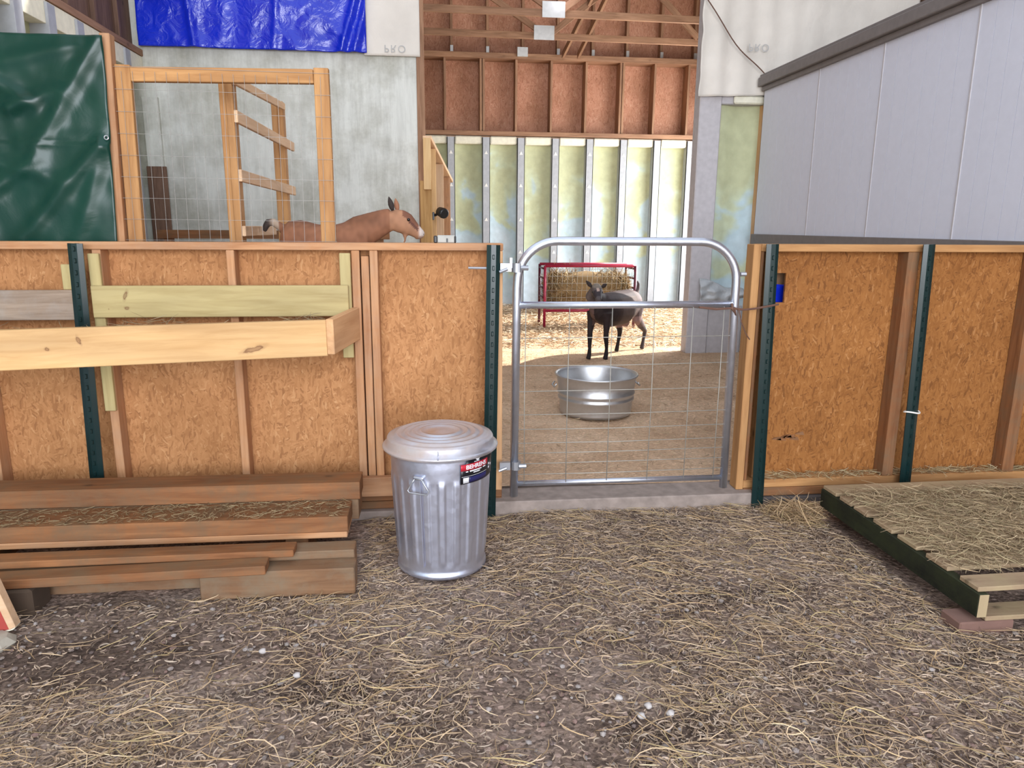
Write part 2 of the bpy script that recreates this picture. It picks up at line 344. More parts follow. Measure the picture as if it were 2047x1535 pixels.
def grid(name, mat, parent, fn, nu, nv, thick=0, smooth=True):
    vs = [fn(i/nu, j/nv) for j in range(nv+1) for i in range(nu+1)]
    fs = [(j*(nu+1)+i, j*(nu+1)+i+1, (j+1)*(nu+1)+i+1, (j+1)*(nu+1)+i) for j in range(nv) for i in range(nu)]
    b = MB(); b.add(vs, fs); o = b.build(name, mat, parent, smooth=smooth, fixn=False)
    if thick:
        md = o.modifiers.new('thickness', 'SOLIDIFY'); md.thickness = thick; md.offset = 0
    return o
def nz(x, y, z=0): return noise.noise(Vector((x, y, z)))
def strands(name, n, posfn, parent=None, lens=(.05, .2), wid=(.0015, .003), tilt=.15, pal=None, seed=1, curl=.5, kind='stuff', dirfn=None):
    # loose hay: n bent flat ribbons, one mesh
    rg = np.random.default_rng(seed); P = posfn(rg, n); n = len(P)
    ang = rg.uniform(0, 2*np.pi, n) if dirfn is None else dirfn(rg, P)
    ln = rg.uniform(lens[0], lens[1], n)*rg.uniform(.5, 1, n); w = rg.uniform(wid[0], wid[1], n); k = rg.normal(0, curl, n); tl = rg.normal(0, tilt, n)
    K = 5; t = np.linspace(-.5, .5, K); V = np.zeros((n, K, 2, 3)); roll = rg.uniform(-.9, .9, n)
    for i in range(K):
        a = ang+k*t[i]*2
        cx = P[:, 0]+ln*(t[i]*np.cos(ang)-k*(t[i]**2)*np.sin(ang)); cy = P[:, 1]+ln*(t[i]*np.sin(ang)+k*(t[i]**2)*np.cos(ang))
        cz = P[:, 2]+ln*np.abs(tl)*(t[i]*np.sign(tl)+.5)+.25*ln*np.abs(k)*(.25-t[i]**2)*.5
        sx, sy, sz = -np.sin(a)*np.cos(roll), np.cos(a)*np.cos(roll), np.sin(roll)
        tw = w*(1 if 0 < i < K-1 else .45)
        for s, sg in ((0, -1), (1, 1)):
            V[:, i, s, 0] = cx+sg*sx*tw/2; V[:, i, s, 1] = cy+sg*sy*tw/2; V[:, i, s, 2] = cz+sg*sz*tw/2
    V = V.reshape(-1, 3); base = np.arange(n)[:, None]*2*K
    F = np.concatenate([base+np.array([2*i, 2*i+1, 2*i+3, 2*i+2]) for i in range(K-1)], 0)
    me = bpy.data.meshes.new(name); ctr = V.mean(0); V = V-ctr
    me.vertices.add(len(V)); me.vertices.foreach_set('co', V.ravel())
    me.loops.add(F.size); me.loops.foreach_set('vertex_index', F.ravel())
    me.polygons.add(len(F)); me.polygons.foreach_set('loop_start', np.arange(len(F))*4)
    me.update(calc_edges=True)
    pal = np.array(pal or [(.46, .34, .17), (.55, .43, .24), (.36, .26, .14), (.62, .52, .33), (.30, .22, .13), (.44, .37, .20)])
    c = pal[rg.integers(0, len(pal), n)]*rg.uniform(.7, 1.15, (n, 1)); c = np.concatenate([c, np.ones((n, 1))], 1)
    at = me.color_attributes.new('col', 'FLOAT_COLOR', 'POINT'); at.data.foreach_set('color', np.repeat(c, 2*K, 0).ravel())
    me.materials.append(M['straw']); o = bpy.data.objects.new(name, me); COL.objects.link(o); place(o, Matrix.Translation(ctr), parent)
    if kind: o['kind'] = kind
    return o

# ------------------------------------------------------------------ the setting
def ground_z(x, y): return .018*nz(x*1.3, y*1.3, 3)+.008*nz(x*5, y*5, 8)+.004*nz(x*17, y*17, 1)
def build_setting():
    f = grid('floor_front', 'dirt', None, lambda u, v: (-3+u*7.2, -1.5+v*5.25, ground_z(-3+u*7.2, -1.5+v*5.25)-.005), 170, 125); tag(f, kind='structure')
    f = grid('floor_rear', 'stall', None, lambda u, v: (-2.9+u*8.1, 3.8+v*9.6, .078+.012*nz(-2.9+u*8.1, (3.8+v*9.6), 5)), 80, 90); tag(f, kind='structure')
    f = MB().box(-40, 60, -60, 60, -.3, -.16).build('floor_outside', 'outside'); tag(f, kind='structure')
    box('trim_1', 'concrete', None, .30, 1.76, 3.60, 3.86, -.12, .072, .006)['kind'] = 'structure'
    box('trim_2', 'concrete', None, -2.9, .299, 3.625, 3.86, -.12, .032, .008)['kind'] = 'structure'
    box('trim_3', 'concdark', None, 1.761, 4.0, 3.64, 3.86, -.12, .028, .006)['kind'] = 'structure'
    # left wall: steel channels and foam below, brown boards above a beam
    wl = box('wall_left', 'brownwall', None, -2.95, -2.86, -1.5, 13.4, 3.15, 5.2, 0, grain=2); wl['kind'] = 'structure'
    box('foam_panel', 'foam', wl, -2.95, -2.90, -1.5, 8.0, -.1, 3.1, 0)
    for k in range(9): box('board_batten', 'brownwall', wl, -2.86, -2.82, 4.6+.5*k, 4.64+.5*k, 3.19, 5.0, .002)
    box('wall_beam', 'roofwood', wl, -2.9, -2.77, 2, 8.0, 3.10, 3.16)
    box('girt', 'foamwhite', wl, -2.9, -2.78, 2, 8.0, 2.93, 3.095)
    for k in range(10): box('steel_channel', 'steelstud', wl, -2.92, -2.76, 3.3+.47*k, 3.42+.47*k, 0, 3.08, .004)
    box('rear_foam', 'foam', wl, -2.95, -2.90, 8.1, 13.4, -.1, 3.1, 0)
    # rear (gable) wall
    wr = box('wall_rear', 'osbroof', None, -2.9, 5.4, 13.28, 13.34, 3.02, 7.2, 0); wr['kind'] = 'structure'
    for k in range(14):
        cx = .29-.604*5+.604*k; c = cx+.09
        if c+.3 < -2.9 or c > 5.3: continue
        def fn(u, v, c=c, k=k):
            x = c+u*.604; z = .05+v*2.93
            d = .05*math.sin(math.pi*u)**.7+.012*nz(x*4, z*2.2, k)
            return (x, 13.14+d, z)
        grid('foam_bay', 'foam', wr, fn, 16, 40)
        st = MB().box(c-.065, c+.065, 13.0, 13.02, .05, 2.98).box(c-.065, c-.055, 13.0, 13.2, .05, 2.98).box(c+.055, c+.065, 13.0, 13.2, .05, 2.98).build('steel_channel', 'steelstud', wr)
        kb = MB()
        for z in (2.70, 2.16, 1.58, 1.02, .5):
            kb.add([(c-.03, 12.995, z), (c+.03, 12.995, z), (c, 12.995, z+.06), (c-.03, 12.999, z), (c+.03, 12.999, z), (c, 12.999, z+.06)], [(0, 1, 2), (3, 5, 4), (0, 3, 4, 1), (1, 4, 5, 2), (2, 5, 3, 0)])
        kb.build('clip', 'knock', st)  # solid white triangles stand for light showing through knockout holes
        box('foam_ledge', 'foamwhite', wr, c+.068, c+.536, 13.02, 13.2, 2.87, 3.0, .02)
        box('stud', 'roofwood', wr, cx-.019, cx+.019, 13.02, 13.28, 3.08, 4.24)
        if k in (6, 10): box('stud', 'roofwood', wr, cx+.03, cx+.068, 13.02, 13.28, 3.08, 4.24)
        box('gable_stud', 'roofwood', wr, cx+.1, cx+.145, 13.14, 13.28, 4.33, 7.0)
        box('tie_clip', 'plate', wr, cx+.098, cx+.15, 13.10, 13.14, 4.33, 4.45, .002)
    box('lower_plate', 'roofwood', wr, -2.9, 5.4, 12.99, 13.28, 3.01, 3.08)
    box('top_plate', 'roofwood', wr, -2.9, 5.4, 12.97, 13.28, 4.24, 4.325)
    # partition left of the passage
    pl = box('wall_partition_left', 'white', None, -2.9, -.085, 8.0, 8.1, -.1, 5.2, 0); pl['kind'] = 'structure'
    box('edge_trim', 'roofwood', pl, -.11, -.03, 7.975, 8.12, 0, 4.9)
    box('foam_strip', 'white', pl, -2.81, -2.66, 7.96, 7.999, 2.06, 2.72, 0)
    box('old_panel', 'brownwall', pl, -2.82, -2.63, 7.94, 7.96, .1, 2.06, .003)
    # partition right of the passage
    pr = box('wall_partition_right', 'column', None, 2.905, 3.15, 7.98, 8.16, -.1, 5.2, .01); pr['kind'] = 'structure'
    box('header', 'column', pr, 3.15, 5.3, 8.0, 8.14, 2.80, 5.2, .01)
    box('foam_lip', 'foamwhite', pr, 3.28, 3.62, 7.955, 7.998, 2.80, 2.885, .015)
    def fr(u, v):
        x = 3.15+u*2.1; z = -.05+v*2.85; return (x, 8.10-.05*math.cos(2*math.pi*min(u*4, 1))*.8+.012*nz(x*4, z*3, 9), z)
    grid('foam_bay', 'foam', pr, fr, 30, 40)
    box('recess_stud', 'fresh2', pr, 3.62, 3.66, 8.0, 8.09, .05, 2.8)
    box('lower_panel', 'column', pr, 3.15, 3.56, 8.0, 8.03, -.05, .62, .01)
    # right walls: unseen one raised to block the sun, and beside the rear room with its open doorway
    w = box('wall_right_sunblock', 'brownwall', None, 5.3, 5.4, -1.5, 8.7, -.1, 10, 0, grain=2); w['kind'] = 'structure'
    w = box('wall_right_rear', 'brownwall', None, 5.3, 5.4, 12.75, 13.3, -.1, 5.4, 0, grain=2); w['kind'] = 'structure'
    w = box('wall_right_lintel', 'brownwall', None, 5.3, 5.4, 8.7, 12.75, 3.65, 5.4, 0, grain=1); w['kind'] = 'structure'
    # roof: two slopes, ridge running away from the viewer
    ce = MB(); RY = 7.7
    ce.add([(-3.1, RY, 5.1), (1.3, RY, 7.3), (1.3, 13.5, 7.3), (-3.1, 13.5, 5.1), (5.7, RY, 5.1), (5.7, 13.5, 5.1),
            (-3.1, RY, 5.2), (1.3, RY, 7.4), (1.3, 13.5, 7.4), (-3.1, 13.5, 5.2), (5.7, RY, 5.2), (5.7, 13.5, 5.2)],
           [(0, 3, 2, 1), (1, 2, 5, 4), (6, 7, 8, 9), (7, 10, 11, 8), (0, 6, 9, 3), (4, 5, 11, 10), (0, 1, 7, 6), (1, 4, 10, 7), (3, 9, 8, 2), (2, 8, 11, 5)])
    c = ce.build('ceiling', 'roofdark'); c['kind'] = 'structure'
build_setting()

# ------------------------------------------------------------------ half walls of the stall
def build_half_walls():
    t = thing('half_wall', (-.9, 3.7, .03), 'long left half wall of strand board with the wooden feed trough fixed to it', 'half wall')
    box('osb_panel', 'osb', t, -2.9, -.32, 3.75, 3.765, .1, 1.378, 0); box('osb_panel', 'osb', t, -.318, .34, 3.75, 3.765, .1, 1.378, 0)
    box('top_plate', 'stud', t, -2.9, .362, 3.66, 3.77, 1.378, 1.414)
    for x0, x1, y0, z1 in ((-2.16, -2.12, 3.66, 1.377), (-1.585, -1.545, 3.663, 1.377), (-.975, -.937, 3.66, 1.377), (-.385, -.346, 3.66, 1.377), (-.340, -.302, 3.672, 1.35), (-.297, -.258, 3.66, 1.377), (.29, .36, 3.66, 1.377)):
        box('stud', 'fresh2' if x0 > .2 else 'stud', t, x0, x1, y0, 3.749, .117, z1)
    box('bottom_plate', 'old', t, -2.9, .36, 3.66, 3.765, .034, .075); box('bottom_plate', 'old', t, -2.9, .36, 3.664, 3.765, .076, .116)
    o = box('kick_board', 'stud', t, -.62, -.02, 3.618, 3.657, .118, .222); o['label'] = 'reddish plank nailed low along the wall'
    t = thing('half_wall', (2.6, 3.7, .03), 'right half wall of orange strand board with a square hole near its top', 'half wall')
    p = MB().box(1.71, 1.796, 3.75, 3.765, .126, 1.378).box(1.9, 4.0, 3.75, 3.765, .126, 1.378).box(1.796, 1.9, 3.75, 3.765, .126, 1.104).box(1.796, 1.9, 3.75, 3.765, 1.262, 1.378)
    p.build('osb_panel', 'osb2', t)
    box('top_plate', 'pen', t, 1.711, 4.0, 3.66, 3.77, 1.378, 1.416)
    for x0, x1, z0, z1, m in ((1.668, 1.71, .073, 1.415, 'pen'), (1.712, 1.728, .126, 1.377, 'old'), (1.772, 1.795, .126, 1.377, 'pen'), (2.53, 2.594, .126, 1.377, 'old'), (3.27, 3.34, .126, 1.377, 'old')):
        box('stud', m, t, x0, x1, 3.66 if x0 != 1.772 else 3.70, 3.749, z0, z1)
    box('bottom_plate', 'old', t, 1.712, 4.0, 3.66, 3.765, .03, .078); box('bottom_plate', 'pen', t, 1.712, 4.0, 3.664, 3.765, .079, .125)
    strands('hay_tuft', 900, lambda g, n: np.stack([g.uniform(1.8, 3.6, n), g.uniform(3.66, 3.745, n), np.full(n, .126)+g.uniform(0, .012, n)], 1), t, lens=(.04, .16), seed=31, tilt=.12)
    # torn chip in the board
    c = MB()
    for k in range(7):
        x = 1.93+.022*k+R_.uniform(-.01, .01); z = .345+R_.uniform(-.02, .02)
        c.add([(x-.03, 3.7495, z), (x+.03, 3.7495, z-.006), (x+.02, 3.7495, z+.016), (x-.02, 3.745, z+.012)], [(0, 1, 2, 3)])
    c.build('torn_chip', 'old', t, fixn=False)
build_half_walls()

# steel fence posts
def tpost(top, bot, label):
    top = Vector(top); bot = Vector(bot)
    ax = (top-bot).normalized(); sx = Vector((1, 0, 0)); sx = (sx-ax*sx.dot(ax)).normalized(); sy = ax.cross(sx)
    l = (top-bot).length
    sec = [(-.033, .006), (-.033, .012), (-.006, .012), (-.004, .04), (.004, .04), (.006, .012), (.033, .012), (.033, .006), (.012, -.004), (-.012, -.004)]
    vs = []
    for h in (0, l): vs += [bot+ax*h+sx*x+sy*y for x, y in sec]
    n = len(sec); fs = [(i, (i+1) % n, n+(i+1) % n, n+i) for i in range(n)]+[tuple(range(n-1, -1, -1)), tuple(range(n, 2*n))]
    b = MB().add(vs, fs); h = .06
    while h < l-.02:
        c = bot+ax*h-sy*.006
        b.add([c+sx*x+ax*z+sy*y for x, z, y in ((-.006, -.012, .003), (.006, -.012, .003), (.006, .012, .003), (-.006, .012, .003), (-.003, -.008, -.004), (.003, -.008, -.004), (.003, .008, -.004), (-.003, .008, -.004))],
              [(4, 5, 6, 7), (0, 1, 5, 4), (1, 2, 6, 5), (2, 3, 7, 6), (3, 0, 4, 7)]); h += .054
    return tag(b.build('fence_post', 'tpost', origin=tuple(bot)), label, 'fence post', 'green steel fence posts')
tpost((-1.615, 3.57, 1.408), (-1.65, 3.57, -.08), 'green steel fence post standing inside the feed trough')
tpost((.308, 3.59, 1.408), (.285, 3.575, -.06), 'green steel fence post between the trash can and the gate')
tpost((1.742, 3.60, 1.418), (1.768, 3.585, -.06), 'green steel fence post just right of the gate opening')
t = tpost((2.603, 3.60, 1.42), (2.64, 3.60, -.06), 'green steel fence post with a white tie, right of the square hole')
MB().tube([(2.622+.042*math.cos(a), 3.605+.03*math.sin(a), .515+.004*math.sin(a*2)) for a in np.linspace(0, 6.3, 20)], .0045, 6).build('tie_wire', 'knock', t)

# ------------------------------------------------------------------ gate
def build_gate():
    t = thing('gate', (1, 3.6, .1), 'galvanised tube gate with rounded top corners and wire mesh', 'gate')
    pts = [(.417, 3.6, .105), (.425, 3.6, 1.2)]; r = .2
    for k in range(1, 13):
        a = math.pi-k/12*math.pi/2; pts.append((.427+r+r*math.cos(a), 3.6, 1.228+r*math.sin(a)))
    for k in range(0, 13):
        a = math.pi/2-k/12*math.pi/2; pts.append((1.557-r+r*math.cos(a), 3.6, 1.228+r*math.sin(a)))
    pts.append((1.567, 3.6, .115))
    MB().tube(pts, .0215, 18).build('gate_frame', 'zinc', t, smooth=True)
    MB().tube([(.43, 3.6, 1.112), (1.558, 3.6, 1.112)], .0185, 14).build('mid_rail', 'zinc', t, smooth=True)
    MB().tube([(.42, 3.6, .172), (1.565, 3.6, .172)], .0145, 12).build('bottom_rail', 'zinc', t, smooth=True)
    b = MB()
    for x in (.470, .692, .912, 1.132, 1.335, 1.50):
        b.tube([(x, 3.588, .172), (x+.004*R_.uniform(-1, 1), 3.586, .6), (x, 3.588, 1.112)], .0021, 6)
    for z in (.946, .806, .671, .548, .470, .396, .341, .283, .225):
        b.tube([(.425, 3.592, z), (.95, 3.59, z+R_.uniform(-.004, .002)), (1.56, 3.592, z+.004)], .0021, 6)
    b.build('mesh_wires', 'wire', t, smooth=True)
    for z, rod in ((1.298, True), (.275, False)):
        h = MB().box(.34, .395, 3.575, 3.60, z-.018, z+.022).tube([(.425, 3.6, z-.022), (.425, 3.6, z+.022)], .027, 16)
        h.tube([(.44, 3.578, z), (.478, 3.578, z)], .012, 8)
        h.tube([(.335, 3.57, z-.02), (.375, 3.57, z-.005)], .008, 8)
        if rod: h.tube([(.185, 3.615, z-.002), (.36, 3.60, z-.004)], .006, 8).box(.385, .398, 3.57, 3.60, z, z+.05)
        h.build('hinge', 'bracket', t, bevel=0)
    MB().tube([(1.578, 3.6, 1.266), (1.607, 3.6, 1.266)], .011, 10).build('latch_bolt', 'bracket', t)
    b = MB().tube([(1.36, 3.575, 1.10), (1.45, 3.572, 1.09), (1.53, 3.57, 1.095), (1.60, 3.574, 1.086), (1.66, 3.585, 1.09), (1.72, 3.585, 1.10), (1.79, 3.588, 1.112)], .006, 6)
    b.tube([(1.53, 3.57, 1.12), (1.535, 3.568, 1.09), (1.555, 3.57, 1.06), (1.545, 3.572, 1.10)], .006, 6)
    b.tube([(1.57, 3.57, 1.09), (1.59, 3.57, 1.02), (1.62, 3.575, .96), (1.645, 3.58, .93)], .003, 6)
    solo(b.build('tie_chain', 'rust'), 'rusty wire chain tying the gate to the post right of it', 'chain')
build_gate()

# ------------------------------------------------------------------ feed trough on the left wall
def build_trough():
    t = thing('feed_trough', (-1.2, 3.3, .92), 'long pale pine feed trough hung on the left half wall', 'feed trough')
    d = Vector((-.455+2.25, 3.30-2.94, 0)).normalized()
    a = Vector((-2.30, 2.945, 1.0015)); b = Vector((-.470, 3.312, 1.0015))
    board('front_board', 'fresh_front', t, a, b, .163, .036)
    board('side_board', 'fresh2', t, (-.452, 3.285, 1.008), (-.372, 3.655, 1.02), .16, .034)
    box('back_board', 'yellow_back', t, -1.585, -.40, 3.608, 3.632, 1.062, 1.212)
    o = box('back_board', 'greywood', t, -2.6, -1.665, 3.612, 3.636, 1.052, 1.192); o['label'] = 'weathered grey back board at the left end'
    board('floor_board', 'old2', t, (-2.3, 3.07, .93), (-.50, 3.40, .93), .19, .018, up=(-.2, .98, 0))
    for x0, x1, z0, z1, y0 in ((-1.715, -1.64, 1.193, 1.31, 3.63), (-1.595, -1.545, .60, 1.36, 3.637), (-.44, -.388, .85, 1.365, 3.637)):
        box('cleat', 'yellow', t, x0, x1, y0, y0+.022, z0, z1)
    h = strands('hay', 2600, lambda g, n: (lambda x: np.stack([x, 3.435+.2*(x+.45)+g.uniform(-.05, .12, n), .955+g.uniform(0, .105, n)+.02*np.sin(x*9)], 1))(g.uniform(-2.3, -.52, n)),
                lens=(.04, .12), seed=5, tilt=.2, pal=[(.30, .22, .12), (.38, .28, .15), (.25, .19, .12), (.34, .28, .17)])
    solo(h, 'thin layer of loose hay lying in the feed trough', 'hay')
build_trough()

# ------------------------------------------------------------------ pen behind the left wall
def build_pen():
    t = thing('pen_panel', (-1, 3.85, .1), 'upright pine frame with wire mesh behind the left half wall', 'pen panel')
    board('left_post', 'pen', t, (-1.475, 3.865, .08), (-1.433, 3.865, 2.232), .07, .04, up=(1, 0, 0))
    board('right_post', 'pen', t, (-.515, 3.86, .08), (-.513, 3.86, 2.242), .072, .04, up=(1, 0, 0))
    board('header', 'pen', t, (-1.397, 3.86, 2.19), (-.551, 3.86, 2.203), .066, .038)
    b = MB()
    for k in range(21): b.tube([(-1.50+.051*k, 3.832, 1.2), (-1.485+.051*k, 3.832+.004*R_.uniform(-1, 1), 2.2)], .0010, 4)
    for k in range(11): b.tube([(-1.50, 3.834, 1.22+.1*k), (-.47, 3.834, 1.215+.1*k)], .0010, 4)
    b.build('wire_mesh', 'penwire', t)
    solo(board('tall_post', 'stud', None, (-1.552, 3.85, .08), (-1.488, 3.85, 2.362), .046, .06, up=(1, 0, 0)), 'tall pine post at the right edge of the green tarp', 'post')
    # green tarp with diagonal hanging folds
    folds = [((-1.51, 2.33), (-1.86, 1.80), .022), ((-1.93, 2.02), (-1.72, 2.10), .03), ((-2.02, 2.16), (-1.83, 2.03), .025), ((-1.55, 1.86), (-1.95, 1.42), .024), ((-1.53, 1.84), (-1.70, 1.42), .016), ((-2.05, 1.78), (-1.75, 1.70), .018), ((-1.6, 2.3), (-2.1, 2.18), .015), ((-1.9, 1.87), (-1.6, 1.90), .010), ((-2.1, 1.62), (-1.82, 1.80), .016)]
    def fn(u, v):
        z = 1.40+v*.945; x = -2.75+u*(1.262-.03*(1-v)); y = 3.805
        for (ax, az), (bx, bz), h in folds:
            dx, dz = bx-ax, bz-az; q = max(0, min(1, ((x-ax)*dx+(z-az)*dz)/(dx*dx+dz*dz))); d = math.hypot(x-ax-q*dx, z-az-q*dz)
            y -= h*math.exp(-(d/.035)**2)*(1-.5*q)
        y += .010*nz(x*5, z*5, 1)+.004*nz(x*14, z*11, 2)
        if z < 1.87: y -= .006
        return (x, y, z)
    o = grid('green_tarp', 'greentarp', None, fn, 120, 90, .003); solo(o, 'dark green tarp with creases hanging at the upper left', 'tarp')
    for (x, z) in ((-1.515, 1.895), (-1.515, 2.32)): MB().tube([(x+.009*math.cos(a), 3.793, z+.009*math.sin(a)) for a in np.linspace(0, 6.3, 14)], .003, 6).build('grommet', 'bracket', o)
    # slatted fence section running away from the viewer
    t = thing('slat_fence', (-1, 4.9, .1), 'pine fence section with four pale slats running away behind the mesh frame', 'fence')
    box('near_post', 'pen', t, -1.085, -1.050, 4.17, 4.23, .08, 2.24); box('near_post', 'pen', t, -1.049, -1.010, 4.15, 4.235, .08, 2.24)
    box('far_post', 'pen', t, -1.09, -1.05, 5.52, 5.60, .08, 2.36); box('far_post', 'pen', t, -1.049, -1.010, 5.52, 5.60, .08, 2.34)
    for z0, z1, yb, w in ((2.23, 2.30, 5.50, .045), (2.05, 2.06, 5.78, .062), (1.752, 1.742, 5.74, .062), (1.462, 1.46, 4.95, .055)):
        board('slat', 'slat', t, (-.999, 4.14, z0), (-.999, yb, z1), w, .02)
    o = MB().box(-2.6, -.4, 7.4, 7.5, 1.36, 1.44).build('feed_shelf', 'old')
    board('shelf_leg', 'old', o, (-2.5, 7.45, .08), (-2.5, 7.45, 1.36), .08, .06, up=(1, 0, 0)); board('shelf_leg', 'old', o, (-.5, 7.45, .08), (-.5, 7.45, 1.36), .08, .06, up=(1, 0, 0))
    solo(o, 'low brown rail along the white partition behind the mesh', 'rail')
    t = thing('goat_platform', (-.5, 4.5, .08), 'wooden platform under the brown goat behind the left half wall', 'platform')
    box('deck', 'old', t, -.93, -.1, 4.2, 4.8, .80, .85)
    for x in (-.9, -.13):
        for y in (4.24, 4.76): box('leg', 'old', t, x-.03, x+.03, y-.03, y+.03, .08, .80)
build_pen()

# ------------------------------------------------------------------ goats
def sculpt(mb, name, label, colfn, voxel, smooth=6):
    o = mb.build(name, 'goat', None)
    md = o.modifiers.new('r', 'REMESH'); md.mode = 'VOXEL'; md.voxel_size = voxel; md.use_smooth_shade = True
    md = o.modifiers.new('s', 'SMOOTH'); md.iterations = smooth; md.factor = .5
    dg = bpy.context.evaluated_depsgraph_get(); me = bpy.data.meshes.new_from_object(o.evaluated_get(dg)); o.modifiers.clear()
    old = o.data; o.data = me; bpy.data.meshes.remove(old); me.name = name
    me.polygons.foreach_set('use_smooth', [True]*len(me.polygons))
    if not me.materials: me.materials.append(M['goat'])
    at = me.color_attributes.new('col', 'FLOAT_COLOR', 'POINT'); w = W[o.name]
    for i, v in enumerate(me.vertices):
        p = w @ v.co; c = colfn(p); q = 1+.22*nz(p.x*40, p.y*40, p.z*22)+.15*nz(p.x*9, p.y*9, p.z*9)
        at.data[i].color = (c[0]*q, c[1]*q, c[2]*q, 1)
    return tag(o, label, 'goat')
def ear(base, tip, width, side, parent, mat):
    base = Vector(base); tip = Vector(tip); ax = tip-base; sd = Vector(side); sd = (sd-ax.normalized()*sd.dot(ax.normalized())).normalized(); fw = ax.cross(sd).normalized(); b = MB()
    rings = []
    for t, w in ((0, .45), (.2, .85), (.45, 1), (.7, .75), (.9, .35), (1, .06)): rings.append((base+ax*t, width*.28*max(w, .2), width*.5*w, sd))
    b.loft(rings, 10); return b.build('ear', mat, parent, smooth=True)
M['coat_brown'] = plain('brown_ear', (.34, .15, .08), .8); M['coat_dark'] = plain('dark_ear', (.035, .022, .018), .8)
M['hoof'] = plain('hoof_horn', (.05, .04, .035), .6)
def build_goat_brown():
    s = 4.5/4.6
    def P(x, z, y=0): return (x*s, 4.5+y, 1.5+(z-1.5)*s)
    side = (0, 1, 0); b = MB()
    b.loft([(P(-.893, 1.43), .05, .045, side), (P(-.865, 1.425), .095, .08, side), (P(-.80, 1.41), .118, .10, side), (P(-.70, 1.385), .118, .115, side), (P(-.60, 1.365), .128, .125, side), (P(-.50, 1.375), .138, .115, side), (P(-.42, 1.39), .12, .09, side), (P(-.375, 1.40), .07, .06, side)], 18)
    b.loft([(P(-.50, 1.42), .09, .07, side), (P(-.42, 1.455), .100, .065, side), (P(-.34, 1.492), .085, .055, side), (P(-.27, 1.523), .072, .047, side), (P(-.225, 1.54), .062, .042, side)], 16)
    b.loft([(P(-.25, 1.545), .035, .035, side), (P(-.225, 1.54), .055, .043, side), (P(-.185, 1.525), .070, .046, side), (P(-.145, 1.508), .066, .043, side), (P(-.105, 1.478), .047, .034, side), (P(-.070, 1.452), .035, .027, side), (P(-.047, 1.438), .027, .024, side), (P(-.038, 1.433), .012, .013, side)], 16)
    for y in (-.05, .05):
        b.loft([(P(-.46, 1.36, y), .06, .04, side), (P(-.46, 1.25, y), .045, .032, side), (P(-.455, 1.12, y), .026, .022, side), (P(-.45, 1.06, y), .028, .024, side), (P(-.455, .95, y), .019, .018, side), (P(-.452, .88, y), .022, .02, side), (P(-.445, .842, y), .026, .022, side)], 10)
        b.loft([(P(-.80, 1.38, y), .09, .05, side), (P(-.79, 1.25, y), .07, .042, side), (P(-.82, 1.12, y), .035, .026, side), (P(-.845, 1.06, y), .027, .022, side), (P(-.83, .95, y), .019, .018, side), (P(-.82, .88, y), .022, .02, side), (P(-.81, .842, y), .026, .022, side)], 10)
    b.loft([(P(-.86, 1.45), .03, .03, side), (P(-.895, 1.485), .026, .022, side), (P(-.935, 1.512), .024, .02, side), (P(-.965, 1.51), .024, .02, side), (P(-.982, 1.485), .02, .018, side), (P(-.99, 1.455), .012, .012, side)], 10)
    b.loft([(P(-.155, 1.455), .014, .012, side), (P(-.152, 1.42), .011, .01, side), (P(-.158, 1.392), .007, .006, side)], 8)
    b.loft([(P(-.08, 1.435), .012, .014, side), (P(-.082, 1.41), .007, .008, side)], 8)
    def col(p):
        x = p.x/s; z = 1.5+(p.z-1.5)/s; c = Vector((.29, .125, .066))
        c = c*(1-.3*max(0, min(1, (z-1.475)/.05))*max(0, min(1, (-.26-x)/.06)))
        if x > -.24: c = Vector((.38, .19, .105))
        d = -(x+.15)*.55+1.545-z
        if x > -.165 and z > 1.545-(x+.165)*.75+.012: c = Vector((.20, .085, .05))
        if -.125 < x < -.07 and abs(z-(1.50-(x+.10)*.9)) < .012: c = Vector((.12, .05, .035))
        if x > -.062 and z > 1.435: c = Vector((.52, .44, .39))
        elif x > -.07: c = Vector((.42, .27, .20))
        if x < -.9: c = Vector((.40, .30, .22)).lerp(Vector((.05, .035, .03)), max(0, min(1, (-.93-x)/.03)))
        if z < 1.05: c = Vector((.06, .03, .02))
        return c
    g = sculpt(b, 'goat', 'reddish brown goat in profile looking over the left half wall', col, .0075)
    ear(P(-.222, 1.585, -.03), P(-.243, 1.667, -.04), .034, (1, 0, 0), g, 'coat_dark'); ear(P(-.195, 1.585, .03), P(-.207, 1.660, .03), .032, (1, 0, 0), g, 'coat_brown')
    for y in (-.040, .040): MB().lathe([(.0005, -.010), (.007, -.007), (.010, 0), (.007, .007), (.0005, .010)], 12, P(-.128, 1.532, y)).build('eye', 'eye', g, smooth=True)
    for y in (-.014, .014): MB().lathe([(.0005, -.004), (.004, 0), (.0005, .004)], 8, P(-.040, 1.446, y)).build('nostril', 'eye', g, smooth=True)
    return g
build_goat_brown()
